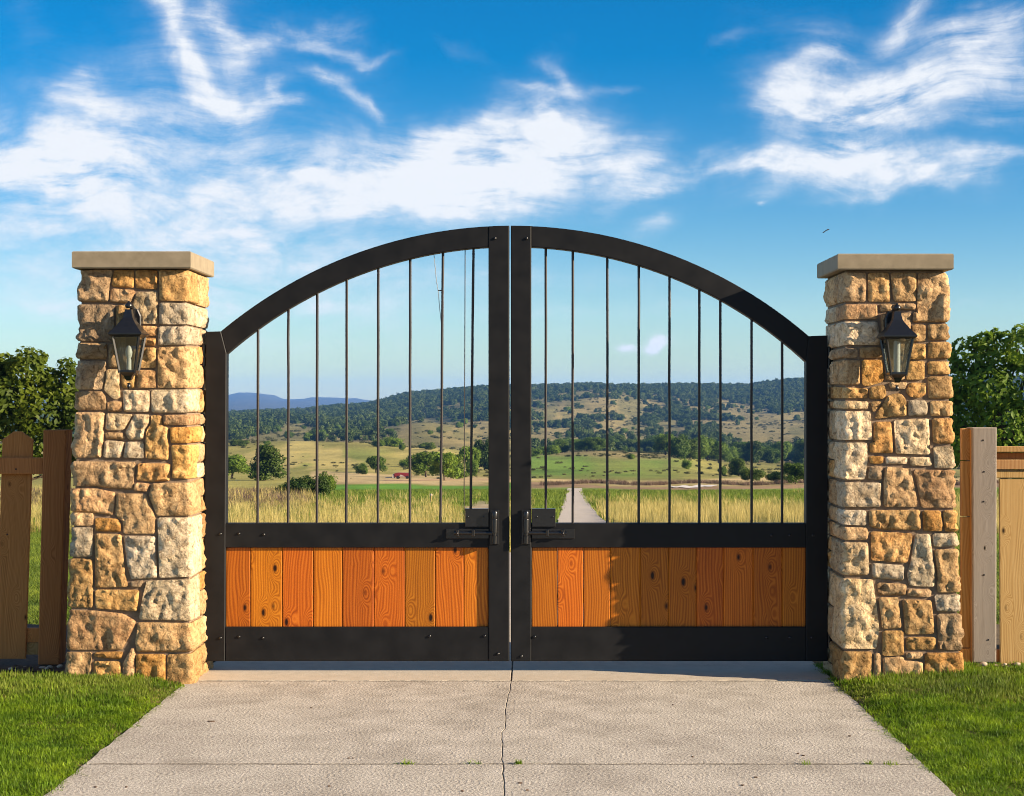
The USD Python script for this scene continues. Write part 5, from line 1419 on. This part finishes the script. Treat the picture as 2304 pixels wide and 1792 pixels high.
r = np.random.default_rng(21)
pl = np.vstack([scatter([(LX + .012, -4.2), (LX + .012, -.46), (-2.36, -.47), (-3.2, -.46), (-4.7, -.35), (-4.7, -4.2)], 11500, r),
                scatter([(RX - .012, -4.2), (4.4, -4.2), (4.4, -.06), (2.85, -.10), (2.80, -.44), (1.99, -.47), (RX - .012, -.5)], 11500, r),
                scatter([(RX + .02, -.5), (1.99, -.5), (1.995, .3), (RX + .0, .3)], 1200, r)[:40]])
n = len(pl)
edge = np.maximum(LX - pl[:, 0], pl[:, 0] - RX)
fray = -.012 + .10 * np.clip(meshkit.fbm(np.column_stack([pl * 4.5, 0 * pl[:, 0] + 1]), 2, 6) - .36, 0, 1)
pl, edge = pl[edge > fray], edge[edge > fray]
n = len(pl)
nz = meshkit.fbm(np.column_stack([pl * 1.5, 0 * pl[:, 0]]), 3, 17) - .5
sc = (.62 + 1.25 * (meshkit.fbm(np.column_stack([pl * 2.2, 0 * pl[:, 0] + 7]), 3, 2) - .3)) * np.clip(.65 + edge * 2.5, .65, 1.0)
wall = np.exp(-np.clip(-.45 - pl[:, 1], 0, 9) / .10) * .25
protos = [('lawn_tuft', tuft(24, .05, .018, .066, .0055, s, .75), M['lawn_blade']) for s in (1, 2, 3, 4)]
protos.append(('dry_tuft', tuft(20, .045, .018, .058, .005, 5, .9), M['green_blade']))
protos.append(('straw_tuft', tuft(14, .05, .010, .035, .004, 6, .9), M['dry_blade']))
dryn = meshkit.fbm(np.column_stack([pl * 1.1, 0 * pl[:, 0] + 3]), 3, 9)
u = r.random(n)
ix = np.where(u < .16 + .6 * np.clip((dryn - .5) * 5, 0, 1), 4, r.integers(0, 4, n))
ix = np.where(u > .94 - .12 * np.clip((dryn - .52) * 6, 0, 1) - .25 * np.exp(-edge / .05), 5, ix)
instancer('lawn_grass', protos, np.column_stack([pl, lawn_rise(pl[:, 0], pl[:, 1]) - .012 + .024 * nz]), r.uniform(0, 6.28, n), np.column_stack([np.ones(n), np.ones(n), sc + wall]), ix, 'short green lawn grass on both sides of the concrete drive', 'grass')

# tall grass beyond the gate, thinning with distance
r = np.random.default_rng(22)
NG = 60000
dg = 12.75 * (121 / 12.75) ** r.random(NG)
pg = r.uniform(-260, 2560, NG)
xg, yg = (pg - CX) / FOC * dg, dg + CAM_Y
ok = ~((xg > TRACK[0](dg) - .12) & (xg < TRACK[1](dg) + .12) & (dg < 127))
zg = terrain_z(xg, yg)
pyg = CY - (zg - EYE) / dg * FOC
n2 = meshkit.fbm(np.stack([xg / (8 + dg * .04), yg / (16 + dg * .10), 0 * xg + 4], -1), 3, 13)
bare = np.clip(1.3 - ((pg - 1090) / 75) ** 2 - ((pyg - 1165) / 45) ** 2, 0, 1)
ok &= r.random(NG) > bare
jy = pyg + (n2 - .5) * 26
gold = (jy + r.normal(0, 13, NG) > np.where(pg > 1190, 1147, 1142))
vivid = (~gold) & (((pg > 700) & (pg < 1195)) | (pg > 1180))
greenstrip = np.abs(pg - 1228) < 34
kind = np.where(gold & ~greenstrip, np.where(r.random(NG) < np.where(n2 > .53, .55, .24), 1, 0), np.where((pg < 700) & (pyg > 1104), np.where(r.random(NG) < .6, 2, 0), 1))
kind = np.where((pg < 1190) & gold & (r.random(NG) < .5), 1, kind)
kind = np.where((dg < 36) & ((pg < 420) | (pg > 1900)), 1, kind)
ok &= (dg < 60) | (r.random(NG) < .75)
xg, yg, zg, dg, kind, pg = (a[ok] for a in (xg, yg, zg, dg, kind, pg))
# dark brush along the dirt strip
qx = r.uniform(1215, 2300, 900); qd = np.array([find_d(a_, 1090 + 2.5 * math.sin(a_ / 37)) for a_ in np.linspace(1215, 2300, 40)])
qd = np.interp(qx, np.linspace(1215, 2300, 40), qd) + r.normal(0, 1.2, 900)
qX, qY = (qx - CX) / FOC * qd, qd + CAM_Y
xg, yg, zg, dg, kind, pg = (np.concatenate(t_) for t_ in ((xg, qX), (yg, qY), (zg, terrain_z(qX, qY)), (dg, qd * .45), (kind, np.full(900, 2)), (pg, qx)))
n = len(xg)
M['weed_blade'] = leafy('weed_blade', (.11, .075, .05), (.20, .14, .09), (.32, .25, .16), .25)
gp = [('straw_tuft', tuft(22, .16, .22, .55, .011, 41, .28), M['dry_blade']), ('green_tuft', tuft(24, .17, .14, .34, .012, 42, .4), M['green_blade']), ('weed_tuft', tuft(24, .20, .2, .6, .014, 43, .4), M['weed_blade'])]
gs = np.where(kind == 0, r.uniform(.6, 1.25, n), r.uniform(.6, 1.1, n)) * np.clip(dg / 34, .45, 1.0) * np.clip((132 - dg) / 30, .4, 1)
gs = gs * np.where((dg < 36) & ((pg < 420) | (pg > 1900)), .5, 1.0)
w = np.clip(dg / 45, .8, 2.6)
instancer('field_grass', gp, np.column_stack([xg, yg, zg]), r.uniform(0, 6.28, n), np.column_stack([w, w, gs * np.clip(dg / 70, 1, 1.25)]), kind, 'tall dry golden and green grass of the fields beyond the gate', 'tall grass')
print('grass', n, len(pl))

# ------------------------------------------------------------------ small things
def weed(px, py, wpx, label, seed):
    d = EYE * FOC / (py - CY)
    x = (px - CX) / FOC * d
    r = np.random.default_rng(seed)
    ms = []
    for k in range(max(2, int(wpx / 9))):
        v, f = tuft(16, .014, .018, .05, .0045, seed * 10 + k, .8)
        ms.append((v + np.array([x + (r.random() - .5) * wpx / FOC * d, d + CAM_Y + r.normal(0, .004), -.008]), f))
    p = part('weed_tuft', join(ms), M['lawn_blade'])
    tag(stage.GetPrimAtPath(p), label, 'weed')


for k, (px_, py_, w_, lab) in enumerate([(915, 1718.5, 30, 'green weed tuft in the cross joint left of the crack'), (1065, 1718.5, 26, 'small weed tuft in the cross joint just left of the crack'),
                                         (1166, 1718.5, 36, 'green weed tuft in the cross joint right beside the crack'), (1822, 1720, 22, 'smallest weed tuft in the cross joint on the right slab'),
                                         (1966, 1720, 28, 'bushy weed tuft in the cross joint near the right lawn'), (2003, 1720.5, 28, 'weed tuft in the cross joint closest to the right lawn')]):
    weed(px_, py_, w_, lab, 50 + k)


def flat_bit(name, px, py, lx, ly, label, cat, m, seed, group=None, h=.004):
    d = EYE * FOC / (py - CY)
    x, y = (px - CX) / FOC * d, d + CAM_Y
    r = np.random.default_rng(seed)
    a = np.linspace(0, 2 * np.pi, 11)[:-1]
    rr = 1 + r.normal(0, .14, 10)
    ring = np.stack([x + np.cos(a) * lx * rr, y + np.sin(a) * ly * rr], 1)
    p = part(name, prism(ring, h, -.001, min(h * .6, ly * .3), 'z'), m)
    tag(stage.GetPrimAtPath(p), label, cat, group)


M['dead_leaf'] = grainy('dead_leaf', (.05, .03, .02), (.12, .07, .04), 60, .9, .2)
flat_bit('fallen_leaf', 475, 1624, .022, .012, 'dark dead leaf lying on the left concrete slab', 'leaf', M['dead_leaf'], 1)
for k, (px_, py_, s_) in enumerate([(1795, 1697, .007), (1807, 1701, .009), (1912, 1657, .008), (1700, 1750, .010), (1670, 1768, .009), (784, 1707, .006), (794, 1707, .005), (740, 1770, .007), (215, 1772, .008), (284, 1772, .007), (1170, 1763, .010), (1040, 1781, .008), (1186, 1779, .008), (1558, 1704, .006), (1514, 1587, .005), (700, 1594, .006)]):
    flat_bit('grit', px_, py_, s_, s_ * .8, 'dark speck of grit on the concrete drive', 'grit', M['dead_leaf'], 20 + k, 'specks of grit on the drive', .005)


def pebble(px, py, y, s, m, label, seed, group):
    x, z = XZ(px, py, y)
    v = trimesh.creation.icosphere(1, 1.0)
    q = v.vertices * (1 + .35 * (meshkit.noise(v.vertices * 1.7 + seed, seed)[:, None] - .5)) * np.array([s, s * .8, s * .62])
    p = part('pebble', (q + np.array([x, y, z]), v.faces), m, smooth=60)
    tag(stage.GetPrimAtPath(p), label, 'pebble', group)


r = np.random.default_rng(9)
for k in range(22):
    pebble(r.uniform(2160, 2300), r.uniform(1494, 1506), r.uniform(-.22, -.10), r.uniform(.010, .028), M['pebble'] if k % 3 else M['dead_leaf'], 'small pale pebble at the foot of the sunlit board fence', k, 'pebbles under the sunlit fence')
for k in range(26):
    pebble(r.uniform(-5, 138), r.uniform(1496, 1512), r.uniform(-.26, -.10), r.uniform(.010, .03), [M['pebble'], M['dead_leaf'], M['mulch']][k % 3], 'small dark bark or stone chip at the foot of the brown fence', 60 + k, 'chips under the brown fence')

# wooden marker post in the field
d = find_d(970, 1137)
x, y = (970 - CX) / FOC * d, d + CAM_Y
z = float(terrain_z(x, y)[0]); k = d / FOC
t = thing('marker_post', (x, y, z), 'short wooden stake with pale head at the edge of the green field', 'post')
part('stake', tube([(x, y, z - .1), (x, y, z + 20 * k)], [2.3 * k, 2.0 * k], 6), M['fence_gold'], t)
part('head', lathe([(1.6 * k, 0), (3.0 * k, 1.2 * k), (2.9 * k, 4 * k), (1.2 * k, 5.4 * k)], (x, y, z + 20 * k), 8), M['pebble'], t)

# red trailer by the trees
M['red_paint'] = grainy('red_paint', (.12, .012, .018), (.22, .025, .03), 2.0, .5, .05)
M['white_paint'] = grainy('white_paint', (.34, .30, .27), (.46, .42, .38), 2.0, .5, .05)
d = find_d(905, 1078)
x, y = (905 - CX) / FOC * d, d + CAM_Y
z = float(terrain_z(x, y)[0]); k = d / FOC
t = thing('farm_trailer', (x, y, z), 'small red farm trailer with pale front parked by the central clump of trees', 'trailer')
part('body', prism([(x - 16 * k, z + 4 * k), (x + 20 * k, z + 4 * k), (x + 20 * k, z + 13 * k), (x - 10 * k, z + 14 * k), (x - 18 * k, z + 12 * k)], y - .6, y + .6, .03), M['red_paint'], t)
part('front_panel', prism([(x - 22 * k, z + 2 * k), (x - 16.5 * k, z + 2 * k), (x - 18.5 * k, z + 12 * k), (x - 22 * k, z + 10 * k)], y - .55, y + .55, .02), M['white_paint'], t)
part('side_panel', prism([(x - 6 * k, z + 5.5 * k), (x + 8 * k, z + 5.5 * k), (x - 3 * k, z + 10 * k)], y - .63, y - .601, .005), M['white_paint'], t)
part('drawbar', tube([(x - 21 * k, y, z + 3 * k), (x - 38 * k, y, z + 3 * k)], .06, 6), M['white_paint'], t)
for wx in (-9, 12):
    for wy in (-.62, .62):
        v, f = lathe([(2.2 * k, -.08), (3.6 * k, -.06), (3.6 * k, .06), (2.2 * k, .08)], (0, 0, 0), 12)
        part('wheel', (np.stack([v[:, 0] + x + wx * k, v[:, 2] + y + wy, v[:, 1] + z + 3.4 * k], 1), f), M['iron'], t)

# bird
y = 62.0
bx, by, bz = P(1859, 519, y)
t = thing('bird', (bx, y, bz), 'tiny dark bird gliding in the blue sky above the right pillar', 'bird')
M['feather'] = grainy('feather', (.02, .03, .045), (.05, .06, .08), 8, .8, .1)
k = (y - CAM_Y) / FOC
v = trimesh.creation.icosphere(2, 1.0)
part('body', (v.vertices * np.array([3.6 * k, 1.4 * k, 1.2 * k]) @ trimesh.transformations.rotation_matrix(-.45, [0, 1, 0])[:3, :3].T + np.array([bx + .5 * k, y, bz + .2 * k]), v.faces), M['feather'], t, smooth=True)
part('wing', prism([(bx - 10 * k, bz - 4.5 * k), (bx - 6 * k, bz - 5.6 * k), (bx + 1 * k, bz - .6 * k), (bx - 1 * k, bz + .6 * k), (bx - 6.5 * k, bz - 4.2 * k)], y - .012, y + .012, .002), M['feather'], t)
part('wing', prism([(bx, bz - .8 * k), (bx + 4 * k, bz + .4 * k), (bx + 8 * k, bz + 3.0 * k), (bx + 3 * k, bz + 3.4 * k), (bx - .5 * k, bz + .8 * k)], y - .012, y + .012, .002), M['feather'], t)
part('tail', prism([(bx - 3 * k, bz - 1.6 * k), (bx - 6 * k, bz - 1.2 * k), (bx - 5.4 * k, bz - 2.6 * k)], y - .01, y + .01, .001), M['feather'], t)
